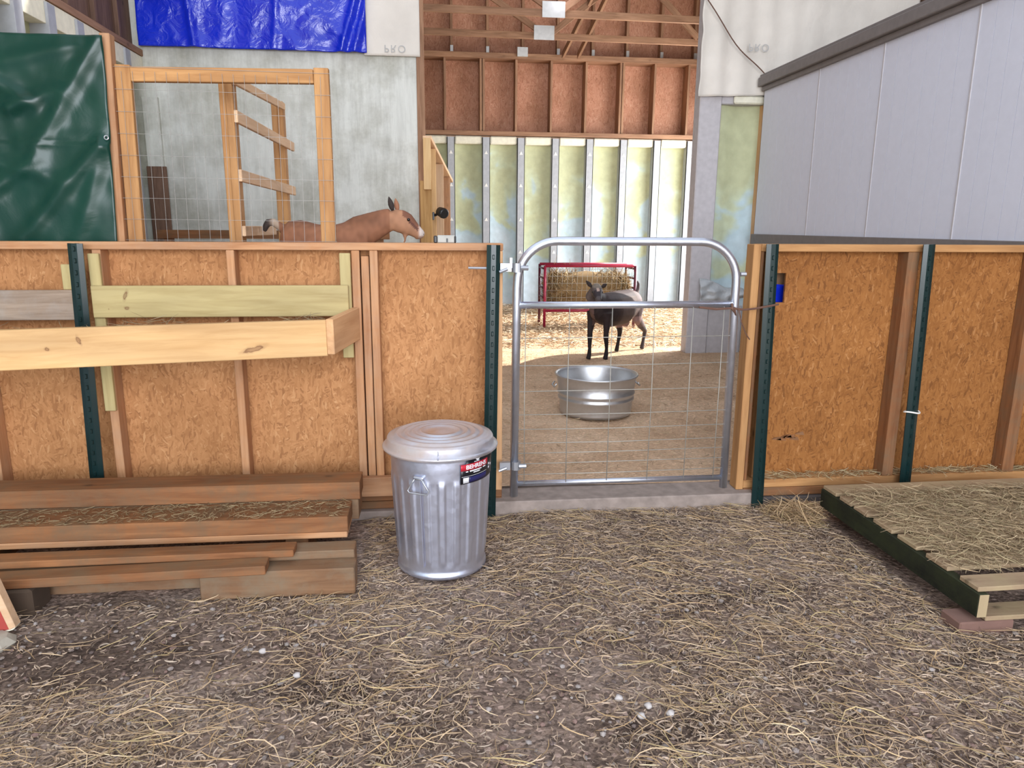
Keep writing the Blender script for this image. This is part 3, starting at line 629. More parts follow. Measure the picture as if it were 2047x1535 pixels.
def build_goat_dark():
    b = MB(); fw = Vector((-.684, -.73, 0)); sd = Vector((-.73, .684, 0)); Z = Vector((0, 0, 1))
    def q(f, l, z): return Vector((1.80, 7.66, 0))+fw*f+sd*l+Z*z   # f ahead of the front feet, l to the goat's right, z height
    b.loft([(q(-.86, 0, .66), .06, .05, sd), (q(-.80, 0, .655), .12, .11, sd), (q(-.68, 0, .64), .165, .15, sd), (q(-.48, 0, .605), .195, .18, sd), (q(-.25, 0, .605), .195, .165, sd), (q(-.06, 0, .625), .17, .125, sd), (q(.06, 0, .64), .12, .09, sd), (q(.11, 0, .645), .06, .05, sd)], 18)
    H = Vector((1.715, 7.42, .835)); hd = Vector((-.06, -.86, -.5)).normalized(); hs = Vector((-1, .07, 0))
    b.loft([(q(-.08, 0, .68), .11, .08, sd), (q(.06, 0, .73), .095, .065, sd), (q(.15, .02, .79), .08, .055, sd), (H-hd*.06+Z*.01, .065, .05, sd)], 14)
    b.loft([(H-hd*.10, .04, .045, hs), (H-hd*.06, .065, .058, hs), (H, .07, .06, hs), (H+hd*.05, .058, .048, hs), (H+hd*.105, .045, .037, hs), (H+hd*.14, .034, .031, hs), (H+hd*.155, .015, .018, hs)], 14)
    feet = [((1.70, 7.655), q(-.02, .10, .60), True), ((1.885, 7.64), q(-.02, -.09, .60), True), ((2.135, 8.13), q(-.68, .08, .62), False), ((2.48, 8.28), q(-.72, -.09, .62), False)]
    for (fx, fy), top, front in feet:
        F = Vector((fx, fy, .08)); up = top.copy()
        if front:
            kn = F.lerp(up, .52)+fw*.012
            rg = [(up, .075, .055), (F.lerp(up, .78), .052, .042), (kn+Z*.03, .034, .03), (kn-Z*.01, .033, .03), (F+Z*.12-fw*.012, .021, .02), (F+Z*.055-fw*.006, .026, .025), (F+Z*.028+fw*.004, .027, .027), (F+Z*.004+fw*.012, .031, .029)]
        else:
            stf = F.lerp(up, .72)+fw*.05; hock = F+Z*.21-fw*.055
            rg = [(up, .12, .07), (stf, .075, .052), (hock.lerp(stf, .35), .045, .035), (hock, .031, .027), (F+Z*.12-fw*.025, .021, .02), (F+Z*.055-fw*.006, .025, .024), (F+Z*.028+fw*.004, .026, .026), (F+Z*.004+fw*.012, .03, .028)]
        b.loft([(p, a, c, sd) for p, a, c in rg], 10)
    b.loft([(q(-.84, 0, .72), .03, .03, sd), (q(-.88, 0, .78), .025, .022, sd), (q(-.87, -.01, .85), .02, .018, sd), (q(-.84, -.01, .89), .01, .01, sd)], 8)
    b.loft([(q(-.60, .0, .46), .05, .06, sd), (q(-.61, .0, .41), .04, .05, sd), (q(-.61, .0, .375), .02, .025, sd)], 10)
    def col(p):
        r = p-Vector((1.80, 7.66, 0)); f = r.dot(fw); l = r.dot(sd); z = p.z
        c = Vector((.032, .021, .02))
        if f < -.16: c = c.lerp(Vector((.075, .045, .036)), min(1, (-.16-f)/.15))
        if z > .74 and f < -.05: c = Vector((.05, .033, .034))
        if f < -.62 and z > .3: c = c.lerp(Vector((.14, .10, .098)), .7)
        if z < .50 and -.75 < f < -.5 and z > .34: c = Vector((.26, .165, .15))
        if z < .36: c = Vector((.02, .015, .015)) if f > -.4 or l > 0 else Vector((.07, .055, .055))
        h = p-H; a = h.dot(hd)
        if f > .12:
            k = h.dot(hs); up = h.dot(hs.cross(hd)*(-1))
            c = Vector((.05, .04, .045))
            if a < .035: c = Vector((.13, .105, .098))
            if p.z > H.z+.045 and a < .06: c = Vector((.25, .21, .17))
            if .02 < a < .06 and abs(k) < .016 and p.z > H.z-.02: c = Vector((.50, .36, .30))
            if a > .125: c = Vector((.10, .085, .085))
        if -.02 < f < .13 and .45 < z < .66 and abs(l-.03) < .03: c = Vector((.12, .07, .06))
        return c
    g = sculpt(b, 'goat', 'dark brown goat walking towards the gate behind the metal tub', col, .009)
    for k in (-1, 1):
        e0 = H-hd*.045+hs*k*.052+Z*.025
        ear(e0, e0+hs*k*.06+Z*(.055 if k > 0 else .02)-hd*.02, .045, Z, g, 'coat_dark')
        MB().lathe([(.0005, -.012), (.009, -.008), (.012, 0), (.009, .008), (.0005, .012)], 12, H+hd*.035+hs*k*.048+Z*.016).build('eye', 'eye', g, smooth=True)
build_goat_dark()

# ------------------------------------------------------------------ around the passage
def build_passage():
    solo(box('corner_post', 'post', None, -.095, .028, 7.83, 7.93, .08, 1.95), 'brown post beside the brown goat\'s nose', 'post')
    t = thing('wing_frame', (.05, 8.8, .1), 'pale timber frame with a sloping top rail behind the brown post', 'timber frame')
    box('face_board', 'fresh', t, -.055, .022, 7.79, 7.828, 1.86, 2.37)
    top = [(-.02, 8.0, 2.40), (.24, 9.6, 2.12)]
    board('top_rail', 'slat', t, (-.015, 7.95, 2.39), (.262, 9.75, 2.06), .09, .04, up=(1, 0, 0))
    for y, w, m in ((8.25, .09, 'fresh'), (8.85, .09, 'slat'), (9.45, .09, 'stud')):
        x = -.015+.277*(y-7.95)/1.8; z = 2.39-.33*(y-7.95)/1.8-.03
        box('upright', m, t, x-.045, x+.045, y-.02, y+.02, .08, z)
    box('low_rail', 'slat', t, .03, .07, 8.3, 9.4, .9, .98)
    t = thing('clamp_lamp', (.05, 7.88, 1.6), 'black lamp head on a short arm clamped to the brown post', 'lamp')
    MB().box(.028, .050, 7.84, 7.92, 1.555, 1.635).build('clamp', 'black', t, bevel=.004)
    MB().tube([(.045, 7.87, 1.60), (.085, 7.83, 1.615)], .014, 10).build('arm', 'black', t)
    c = Vector((.128, 7.80, 1.63)); ax = Vector((.5, -.8, -.25)).normalized()
    MB().tube([c-ax*.055, c-ax*.045, c+ax*.02, c+ax*.05, c+ax*.055], [.03, .047, .055, .052, .045], 16).build('lamp_head', 'black', t, smooth=False)
    t = thing('latch_box', (.08, 3.72, 1.414), 'small grey box with black ends sitting on top of the left half wall', 'box')
    MB().box(.035, .125, 3.69, 3.735, 1.4145, 1.452).build('case', 'greyplastic', t, bevel=.004)
    MB().box(.018, .036, 3.686, 3.739, 1.4145, 1.449).build('end_cap', 'black', t, bevel=.004)
    MB().box(.119, .129, 3.686, 3.739, 1.4145, 1.449).build('end_cap', 'black', t, bevel=.004)
    MB().box(.08, .088, 3.687, 3.692, 1.418, 1.437).build('latch_slot', 'black', t)
    # blue tarp hung high on the partition, with house wrap beside it
    def fb(u, v):
        x = -2.78+u*2.18+.012*v; z = 3.185+v*1.6
        y = 7.92+.018*nz(x*2.2, z*2.2, 1)+.020*(1-v)*math.sin(x*6)*.5+.03*abs(nz(x*3.5, z*3, 2))+.012*abs(nz(x*9, z*7, 4))*(1.2+x/2.8)
        for x0, sl, h in ((-2.25, -.10, .03), (-.85, .32, .05), (-.72, .30, .04), (-1.5, .1, .02)):
            d = (x-x0)-sl*(z-3.2); y -= h*math.exp(-(d/.035)**2)
        return (x, y, z)
    solo(grid('blue_tarp', 'bluetarp', None, fb, 130, 90, .002), 'shiny crinkled blue tarp hanging at the top above the brown goat', 'tarp')
    def fl(u, v):
        x = -.63+u*.56; z = 3.17+v*1.6; return (x, 7.965+.008*nz(x*4, z*3, 5), z)
    o = grid('house_wrap', 'wrap', None, fl, 30, 60, .002); solo(o, 'narrow strip of off-white house wrap right of the blue tarp', 'house wrap')
    lettering('PRO', (-.43, 7.952, 3.27), .10, o)
    def frr(u, v):
        x = 2.868+u*2.4; z = 2.86+.09*u*(1-v)+v*2.0; e = math.exp(-((x-2.95)/.12)**2)
        y = 7.945+.022*math.sin(x*24+nz(z*2,1,1))*math.exp(-(x-2.9)*1.3)*(1-.5*v)+.008*nz(x*2, z*2, 3)-.03*e*(.5+.5*nz(z*4, 1, 2))
        return (x-.02*nz(z*5, 3, 1)*(1-u), y, z)
    o = grid('house_wrap', 'wrap', None, frr, 120, 70, .002); solo(o, 'wide off-white house wrap sheet hanging above the grey shed', 'house wrap')
    lettering('PRO', (3.36, 7.88, 3.385), .105, o)
    p = []
    for k in range(15):
        a = k/14; p.append((2.868+.69*a, 7.86, 3.80-.72*a-.06*math.sin(a*math.pi)+.012*math.sin(a*9)))
    solo(MB().tube([(2.80, 7.86, 4.0)]+p, .006, 6).build('trailing_rope', 'rust'), 'thin reddish rope trailing across the house wrap to the shed roof', 'rope')
    def fd(u, v):
        x = 3.0+u*.52; z = .60+v*.34*(1-.4*u)+.1*u*(1-v)
        return (x, 7.93-.05*math.sin(math.pi*v)+.035*nz(x*9, z*14, 4), z+.05*nz(x*5, 1, 7))
    solo(grid('plastic_sheet', 'plastic_sheet', None, fd, 40, 30, .004), 'crumpled grey plastic sheet bunched against the right partition', 'plastic sheet')
    # blue sheet behind the hole in the right half wall
    o = grid('blue_sheet', 'bluetarp', None, lambda u, v: (1.722+u*.55, 3.83+.01*nz(u*6, v*6, 3), .98+v*.225-.03*u), 20, 20, .003)
    solo(o, 'blue sheet showing through the square hole in the right half wall', 'tarp')
    box('backing_board', 'old2', o, 1.76, 2.35, 3.85, 3.87, .1, 1.40)
def lettering(txt, loc, size, parent):
    cu = bpy.data.curves.new('lettering', 'FONT'); cu.body = txt; cu.size = size; cu.extrude = .0008; cu.space_character = 1.25
    tmp = bpy.data.objects.new('tmp', cu); COL.objects.link(tmp); dg = bpy.context.evaluated_depsgraph_get(); dg.update()
    me = bpy.data.meshes.new_from_object(tmp.evaluated_get(dg)); bpy.data.objects.remove(tmp); me.materials.clear(); me.materials.append(M['ink'])
    o = bpy.data.objects.new('lettering', me); COL.objects.link(o)
    place(o, Matrix.Translation(loc) @ Matrix.Rotation(-math.pi/2, 4, 'X') @ Matrix.Diagonal((1, 1, 1, 1)), parent); return o
build_passage()

# ------------------------------------------------------------------ grey shed on the right
def build_shed():
    t = thing('storage_shed', (4.4, 6, 0), 'grey panelled storage shed with a brown eave above the right half wall', 'shed')
    ys = [7.88, 6.74, 5.76, 4.74, 3.9]
    for i in range(4):
        b = MB(); y1, y0 = ys[i]-.004, ys[i+1]+.004
        n = 6
        for k in range(n):
            a = y0+(y1-y0)*k/n; c = y0+(y1-y0)*(k+1)/n
            b.box(3.572, 3.62, a+.002, c-.002, 1.33, 2.95); b.box(3.576, 3.62, a-.002, a+.002, 1.33, 2.95)
        b.build('wall_panel', 'shed', t)
    for i in (1, 2, 3): box('seam_strip', 'column', t, 3.567, 3.58, ys[i]-.008, ys[i]+.008, 1.33, 2.95, .001)
    box('end_panel', 'shed', t, 3.58, 5.2, 7.85, 7.88, .08, 2.95, .003); box('end_panel', 'shed', t, 3.625, 5.2, 3.9, 3.93, 1.33, 2.95, .003)
    box('eave', 'shedtrim', t, 3.50, 3.60, 3.9, 7.90, 2.965, 3.055, .006); box('eave_soffit', 'shedtrim', t, 3.54, 3.62, 3.9, 7.88, 2.92, 2.964, .003)
    box('roof', 'shedtrim', t, 3.52, 5.2, 3.9, 7.90, 3.056, 3.085, .004)
    box('base_trim', 'shedtrim', t, 3.548, 3.60, 3.9, 7.90, 1.32, 1.43, .004)
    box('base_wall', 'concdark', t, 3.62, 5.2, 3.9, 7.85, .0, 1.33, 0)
build_shed()

# ------------------------------------------------------------------ roof timbers over the rear room
def build_trusses():
    for Y, gx, label, zc in ((11.35, 1.72, 'farther roof truss whose bottom chord crosses below the other', 4.225), (10.15, 1.66, 'nearer roof truss whose bottom chord crosses at the top edge', 4.215)):
        t = thing('roof_truss', (1.3, Y, 4.2), label, 'roof truss')
        board('bottom_chord', 'roofwood', t, (-2.9, Y, zc+.02), (5.3, Y, zc-.03), .09, .04)
        board('web', 'roofwood', t, (gx-.05, Y-.045, zc+.03), (gx-1.35, Y-.045, zc+.82), .085, .038)
        board('web', 'roofwood', t, (gx+.1, Y-.045, zc+.03), (gx+1.3, Y-.045, zc+.95), .085, .038)
        board('web', 'roofwood', t, (gx-2.3, Y-.045, zc+.03), (gx-1.35, Y-.045, zc+.82), .085, .038)
        board('web', 'roofwood', t, (gx+2.3, Y-.045, zc+.03), (gx+1.3, Y-.045, zc+.95), .085, .038)
        board('top_chord', 'roofwood', t, (-2.9, Y, 5.0), (1.3, Y, 7.1), .09, .04); board('top_chord', 'roofwood', t, (5.4, Y, 5.05), (1.3, Y, 7.1), .09, .04)
        box('gusset_plate', 'plate', t, gx-.17, gx+.13, Y-.075, Y-.068, zc-.075, zc+.12, .001)
    t = thing('diagonal_brace', (2.4, 12.8, 4.3), 'pair of slanting brace boards rising from the rear wall to the roof', 'brace')
    board('brace_board', 'roofwood', t, (2.27, 12.90, 4.30), (2.42, 9.9, 5.0), .04, .10, up=(1, 0, 0)); board('brace_board', 'roofwood', t, (2.53, 12.90, 4.30), (2.60, 9.9, 5.0), .04, .10, up=(1, 0, 0))
    o = MB().box(1.5, 1.68, 12.93, 12.97, 4.27, 4.42).build('junction_box', 'plate', bevel=.005); solo(o, 'small grey metal box on the plate of the rear wall', 'junction box')
    t = thing('hanging_bulb', (1.76, 9.95, 4.33), 'lit bulb hanging at the top edge in front of the truss', 'lamp')
    MB().lathe([(.001, 0), (.03, .008), (.05, .035), (.052, .06), (.035, .10), (.02, .13)], 20, (1.76, 9.95, 4.33)).build('bulb', 'bulb', t, smooth=True)
    MB().tube([(1.76, 9.95, 4.45), (1.76, 9.95, 4.52)], .022, 10).build('socket', 'black', t); MB().tube([(1.76, 9.95, 4.52), (1.76, 9.95, 7.05)], .005, 6).build('cord', 'black', t)
build_trusses()

# ------------------------------------------------------------------ rear room: rack, tub, straw
def build_rear():
    t = thing('hay_rack', (2.2, 10.25, .09), 'red metal hay rack full of hay in the rear room', 'hay rack')
    x0, x1, y0, y1, zt = 1.57, 2.85, 10.0, 10.5, .965
    MB().tube([(x0, y0, zt), (x1-.05, y0, zt), (x1, y0+.03, zt-.01), (x1, y0, zt-.08)], .022, 12).build('top_rail', 'red', t, smooth=True)
    MB().tube([(x0, y1, zt), (x1, y1, zt)], .02, 12).build('top_rail', 'red', t, smooth=True)
    MB().tube([(x0, y0, .345), (x1, y0, .345)], .02, 12).build('bottom_rail', 'red', t, smooth=True); MB().tube([(x0, y1, .345), (x1, y1, .345)], .02, 12).build('bottom_rail', 'red', t, smooth=True)
    for x, m in ((x0, 'maroon'), (x1, 'maroon')):
        for y in (y0, y1): MB().tube([(x, y, .085), (x, y, zt)], .02, 10).build('leg', 'red' if (x == x0 and y == y0) else m, t, smooth=True)
        b = MB()
        for k in range(5): b.tube([(x, y0, .38+.135*k), (x, y1, .38+.135*k)], .014, 8)
        b.build('end_rungs', m, t, smooth=True)
    b = MB()
    for k in range(18):
        x = x0+.04+(x1-x0-.08)*k/17; b.tube([(x, y0+.01, zt), (x, y0+.1, .36)], .003, 5); b.tube([(x, y1-.01, zt), (x, y1-.1, .36)], .003, 5)
    for k in range(6):
        z = .42+.1*k; d = .1*(zt-z)/(zt-.36); b.tube([(x0, y0+d, z), (x1, y0+d, z)], .003, 5); b.tube([(x0, y1-d, z), (x1, y1-d, z)], .003, 5)
    b.build('basket_wires', 'wire', t)
    def hz(x): return .78+.09*math.sin((x-x0)/(x1-x0)*math.pi*.9+.25)
    vs = MB()
    def fh(u, v):
        a = u*2*math.pi; e = math.sin(v*math.pi); x = (x0+x1)/2+math.copysign(abs(math.cos(v*math.pi))**.35, -math.cos(v*math.pi))*(x1-x0)*.46
        k = min(1, (e+.0001)**.3); zz = math.sin(a); top = hz(x)
        z = (.37+top)/2+zz*(top-.37)/2*k; y = (y0+y1)/2+math.cos(a)*.20*k*(.75+.35*(z-.37)/.5)
        return (x+.02*nz(x*9, y*9, z*9), y+.03*nz(x*7, z*7, 1), z+.03*nz(x*8, y*8, 2))
    h = grid('hay_pile', 'haycore', None, fh, 40, 40)
    solo(h, 'heap of hay filling the red rack', 'hay', kind='stuff')
    def hp(g, n):
        v = g.uniform(.03, .97, n); u = g.uniform(.0, 1, n); return np.array([fh(a, c) for a, c in zip(u, v)])-np.array([0, 0, .01])
    strands('hay_strands', 7000, hp, h, lens=(.06, .22), wid=(.004, .009), seed=8, tilt=.5, pal=[(.40, .28, .14), (.50, .38, .21), (.28, .18, .08), (.22, .13, .06), (.44, .32, .17)])
    # straw litter on the rear floor
    def sp(g, n): 
        x = g.uniform(.4, 5.0, n); y = 8.4+4.5*g.uniform(0, 1, n)**.9; return np.stack([x, y, .085+.06*g.uniform(0, 1, n)*np.clip((y-8.6)/2, 0, 1)], 1)
    h = strands('straw_litter', 16000, sp, lens=(.06, .25), wid=(.005, .012), seed=12, tilt=.15, pal=[(.62, .48, .32), (.70, .57, .42), (.55, .42, .28), (.48, .36, .24)])
    solo(h, 'pale straw litter scattered over the floor around the red rack', 'straw')
    def sq(g, n): return np.stack([g.uniform(.3, 3.2, n), g.uniform(3.95, 8.2, n), .085+.006*g.uniform(0, 1, n)], 1)
    h = strands('chaff', 4500, sq, lens=(.02, .09), wid=(.002, .005), seed=13, tilt=.05, pal=[(.44, .32, .19), (.52, .39, .24), (.34, .24, .15)])
    solo(h, 'fine chaff scattered on the stall floor around the metal tub', 'chaff')
    # round tub
    c = (1.258, 5.38, .092); prof = [(.001, .006), (.262, .006), (.272, 0), (.275, .02), (.283, .105), (.292, .112), (.294, .125), (.286, .135), (.288, .15), (.297, .157), (.299, .17), (.291, .18), (.305, .285), (.316, .292), (.321, .30), (.316, .308), (.306, .304), (.30, .285), (.287, .17), (.278, .10), (.268, .03), (.001, .022)]
    t = thing('water_tub', c, 'round galvanised metal tub on the stall floor behind the gate', 'tub')
    MB().lathe(prof, 72, c).build('tub_body', 'tub', t, smooth=True)
    for k in (-1, 1):
        MB().tube([(c[0]+k*.318, c[1]-.05, c[2]+.235), (c[0]+k*.335, c[1]-.045, c[2]+.21), (c[0]+k*.335, c[1]+.045, c[2]+.21), (c[0]+k*.318, c[1]+.05, c[2]+.235)], .006, 6).build('handle', 'tub', t, smooth=True)
build_rear()

# ------------------------------------------------------------------ trash can
def build_can():
    c = (.030, 3.085, .002)
    t = thing('trash_can', c, 'galvanised trash can with a ribbed body and black label', 'trash can')
    def rad(z): return .192+.026*min(1, z/.5)
    def flute(q, z):
        if z < .062 or z > .455: return 0
        e = min(1, (z-.062)/.02, (.455-z)/.02); s = math.cos(q*20)
        return e*.0045*(max(-.35, min(1, s*1.9)))
    prof = [(.001, .008), (.185, .008), (.193, 0), (.200, .006), (.200, .02), (.196, .026), (.194, .034)]+[(rad(z), z) for z in np.linspace(.04, .545, 44)]+[(.221, .55), (.222, .556)]
    body = MB().lathe(prof, 312, c, flute).build('can_body', 'can', t, smooth=True)
    LZ = .553
    lp = [(.246, LZ-.004), (.252, LZ+.002), (.253, LZ+.009), (.247, LZ+.012), (.236, LZ+.016), (.2325, LZ+.042), (.228, LZ+.05), (.216, LZ+.052)]
    for r in (.19, .155, .12, .085): lp += [(r+.012, LZ+.054+.06*(.216-r)), (r+.004, LZ+.061+.06*(.216-r)), (r-.004, LZ+.061+.06*(.216-r)), (r-.012, LZ+.055+.06*(.216-r))]
    lp += [(.05, LZ+.064), (.001, LZ+.066)]
    lid = MB().lathe(lp, 96, c).build('lid', 'lid', t, smooth=True)
    def on(th, z, off=0):  # th: degrees from the direction facing the viewer, positive to the right
        a = math.radians(th-90); r = rad(z)+off; return (c[0]+r*math.cos(a), c[1]+r*math.sin(a), c[2]+z)
    MB().tube([on(-3, LZ+.012, .036)]+[on(-3, LZ+.016+.026*k/4, .0165-.004*k/4) for k in range(5)], .003, 6).build('seam', 'can', lid)
    h = MB().tube([on(-29, .468, .012), on(-32, .45, .016), on(-37, .415, .02), on(-35, .405, .021), on(-15, .405, .021), on(-13, .42, .02), on(-18, .45, .016), on(-21, .468, .012), on(-29, .468, .012)], .0035, 8)
    hb = h.build('handle', 'bracket', t, smooth=True)
    b = MB(); b.tube([on(-31+12*k/6, .473, .006) for k in range(7)], .008, 8); b.build('handle_bracket', 'can', hb, smooth=True)
    MB().tube([on(-24, z, .005) for z in np.linspace(.06, .455, 8)], .0022, 6).build('body_seam', 'can', body)
    # label wrapped round the body
    def patch(name, mat, a0, a1, z0, z1, off, parent, notch=False, n=24):
        vs = []; fs = []
        for i in range(n+1):
            a = a0+(a1-a0)*i/n; zt = z1
            if notch and a < a0+9: zt = z1-.028+max(0, (a-a0-5)/4)*.028
            vs += [on(a, z0, off), on(a, zt, off)]
        fs = [(2*i, 2*i+2, 2*i+3, 2*i+1) for i in range(n)]
        o = MB().add(vs, fs).build(name, mat, parent, smooth=True, fixn=False); md = o.modifiers.new('t', 'SOLIDIFY'); md.thickness = .0006; return o
    lab = patch('label', 'lab_black', 21, 86, .438, .548, .0072, t, True)
    patch('red_band', 'lab_red', 21, 62, .497, .525, .0085, lab); patch('barcode_patch', 'lab_white', 24, 31, .442, .466, .0085, lab)
    patch('lower_strip', 'lab_navy', 32, 60, .442, .466, .0082, lab); patch('rule', 'lab_white', 22, 60, .4705, .4717, .0085, lab)
    def curved_text(txt, a0, z, size, mat, off, parent, sx=1.0):
        cu = bpy.data.curves.new('lettering', 'FONT'); cu.body = txt; cu.size = size; cu.offset = size*.03
        tmp = bpy.data.objects.new('tmp', cu); COL.objects.link(tmp); dg = bpy.context.evaluated_depsgraph_get(); dg.update()
        me = bpy.data.meshes.new_from_object(tmp.evaluated_get(dg)); bpy.data.objects.remove(tmp)
        bm = bmesh.new(); bm.from_mesh(me); bmesh.ops.triangulate(bm, faces=bm.faces[:]); bmesh.ops.subdivide_edges(bm, edges=bm.edges[:], cuts=1)
        vs = [on(a0+math.degrees(v.co.x*sx/.215), z+v.co.y, off) for v in bm.verts]; fs = [[v.index for v in f.verts] for f in bm.faces]; bm.free()
        MB().add(vs, fs).build('lettering', mat, parent, fixn=False)
    curved_text('BEHRENS', 27, .503, .0245, 'lab_white', .0092, lab, 1.12)
    for k, (a0, a1, z, hgt) in enumerate(((27, 30, .489, .005), (32, 50, .489, .006), (52, 57, .491, .005), (37, 47, .481, .005), (38, 46, .528, .003))): patch('small_print', 'lab_white', a0, a1, z, z+hgt, .0086, lab, n=8)
    sh = MB(); pts = [(40, .545), (46, .545), (46, .538), (43, .531), (40, .538)]
    sh.add([on(a, z, .0088) for a, z in pts], [(0, 4, 3, 2, 1)]).build('shield_mark', 'lab_white', lab, fixn=False)
    for a, z in ((66, .476), (72, .484), (66, .492)): patch('round_mark', 'lab_white', a-1.6, a+1.6, z-.005, z+.005, .0086, lab, n=4)
build_can()

# ------------------------------------------------------------------ lumber pile, left
def build_lumber():
    g = 'boards in the lumber pile at the left'
    for x in (-2.0, -.62): solo(box('sleeper_block', 'old', None, x-.05, x+.05, 3.13, 3.5, -.01, .124), ('left' if x < -1 else 'right')+' wooden spacer hidden under the lumber pile', 'wood block', g)
    solo(box('timber_block', 'old2', None, -.955, -.335, 2.825, 2.925, -.005, .112, .005), 'short thick timber block on the dirt at the front of the lumber pile', 'timber')
    solo(box('plank', 'old2', None, -2.4, -.345, 2.935, 3.035, -.005, .142, .004), 'squared timber with chipped edge just behind the short timber block', 'timber', g)
    solo(board('plank', 'old', None, (-2.3, 2.79, .133), (-.685, 2.835, .134), .088, .038, up=(0, 1, 0)), 'lowest front board of the lumber pile, resting on the short block', 'board', g)
    solo(board('plank', 'old', None, (-2.3, 2.928, .1575), (-.588, 2.928, .1595), .09, .03, up=(0, 1, 0)), 'second front board of the lumber pile, set back above the lowest one', 'board', g)
    solo(board('plank', 'stud', None, (-2.4, 3.20, .146), (-.392, 3.20, .140), .20, .028, up=(0, 1, 0)), 'thin lower plank of the upper lumber stack', 'board', g)
    solo(board('plank', 'old', None, (-2.4, 3.20, .1965), (-.388, 3.20, .1905), .20, .072, up=(0, 1, 0)), 'thick dusty plank in the middle of the upper lumber stack', 'board', g)
    solo(board('plank', 'old', None, (-2.4, 3.385, .279), (-.350, 3.385, .270), .16, .085, up=(0, 1, 0)), 'topmost rear beam of the lumber pile against the half wall', 'board', g)
    solo(board('plank', 'old2', None, (-2.4, 3.40, .18), (-.36, 3.40, .174), .17, .10, up=(0, 1, 0)), 'squared beam under the topmost beam of the lumber pile', 'board', g)
    solo(box('wood_block', 'darkblock', None, -1.95, -1.56, 2.76, 2.90, -.01, .110, .01), 'dark brown block under the left end of the front boards', 'block')
    h = strands('hay_dust', 1500, lambda q, n: np.stack([q.uniform(-2.2, -.4, n), q.uniform(3.10, 3.29, n), .231+q.uniform(0, .008, n)], 1), lens=(.02, .08), wid=(.0015, .003), seed=41, tilt=.05, pal=[(.33, .24, .13), (.26, .18, .10), (.40, .30, .17)])
    solo(h, 'dusting of hay bits on the middle plank of the lumber pile', 'hay')
    t = thing('red_board', (-1.7, 2.6, 0), 'red painted board with a pale wooden edge leaning in at the far left', 'board')
    def slab(name, mat, pts, y0, y1):
        n = len(pts); vs = [(x, y0, z) for x, z in pts]+[(x, y1, z) for x, z in pts]
        MB().add(vs, [tuple(range(n)), tuple(range(2*n-1, n-1, -1))]+[(i, n+i, n+(i+1) % n, (i+1) % n) for i in range(n)]).build(name, mat, t, bevel=.002)
    slab('panel', 'redboard', [(-1.567, 0.031), (-1.687, -0.001), (-1.755, 0.175), (-1.617, 0.217)], 2.615, 2.64)
    slab('edge_strip', 'slat', [(-1.543, 0.042), (-1.567, 0.031), (-1.617, 0.217), (-1.592, 0.226)], 2.607, 2.645)
    slab('bottom_strip', 'foamwhite', [(-1.543, 0.042), (-1.553, 0.030000000000000002), (-1.687, -0.017), (-1.687, -0.001), (-1.567, 0.031)], 2.61, 2.645)
    b = MB(); b.lathe([(.001, -.03), (.06, -.02), (.075, .01), (.05, .032), (.001, .038)], 9, (-1.6, 2.56, .0), lambda q, z: .012*nz(q*2, z*40, 3)); solo(b.build('rock', 'rock'), 'pale flat rock under the red board at the far left', 'rock')
build_lumber()

# ------------------------------------------------------------------ pallet, right
def build_pallet():
    t = thing('pallet', (2.7, 2.9, .06), 'weathered wooden pallet with a mossy side lying at the right', 'pallet')
    for x in (2.03, 2.62, 3.2):
        o = box('stringer', 'moss' if x < 2.1 else 'pallet', t, x, x+.04, 2.285, 3.42, .062, .158)
        if x < 2.1: o['label'] = 'dark green mossy side runner'
    for y0, y1 in ((2.30, 2.40), (2.47, 2.60), (2.66, 2.79), (2.83, 2.97), (3.02, 3.13), (3.155, 3.255), (3.29, 3.41)):
        board('deck_board', 'pallet', t, (2.035, (y0+y1)/2, .169), (3.25, (y0+y1)/2+.012, .169+R_.uniform(-.001, .002)), y1-y0, .02, up=(0, 1, 0))
    for y0, y1 in ((2.29, 2.39), (2.82, 2.92), (3.3, 3.4)): box('base_board', 'pallet', t, 2.075, 3.25, y0, y1, .042, .061)
    box('end_grain', 'pallet', t, 2.031, 2.069, 2.2825, 2.2848, .064, .156, .0005)['label'] = 'bare wood end of the side runner'
    h = strands('hay', 7000, lambda q, n: (lambda a: np.stack([2.05+1.2*q.uniform(0, 1, n)**.9, 2.43+.85*a, .182+q.uniform(0, .02, n)], 1))(q.uniform(0, 1, n)), lens=(.04, .2), wid=(.0018, .0035), seed=21, tilt=.10, curl=.8,
                pal=[(.44, .32, .185), (.52, .40, .245), (.36, .26, .15), (.40, .32, .18), (.31, .22, .135)])
    solo(h, 'mat of loose hay covering the middle of the pallet', 'hay')
    solo(box('brick', 'brick', None, 1.975, 2.20, 2.29, 2.40, -.012, .040, .006), 'reddish brick under the near corner of the pallet', 'brick')
    solo(box('brick', 'brick', None, 2.35, 2.55, 3.28, 3.40, -.012, .040, .006), 'brick under the far side of the pallet by the right half wall', 'brick')
build_pallet()

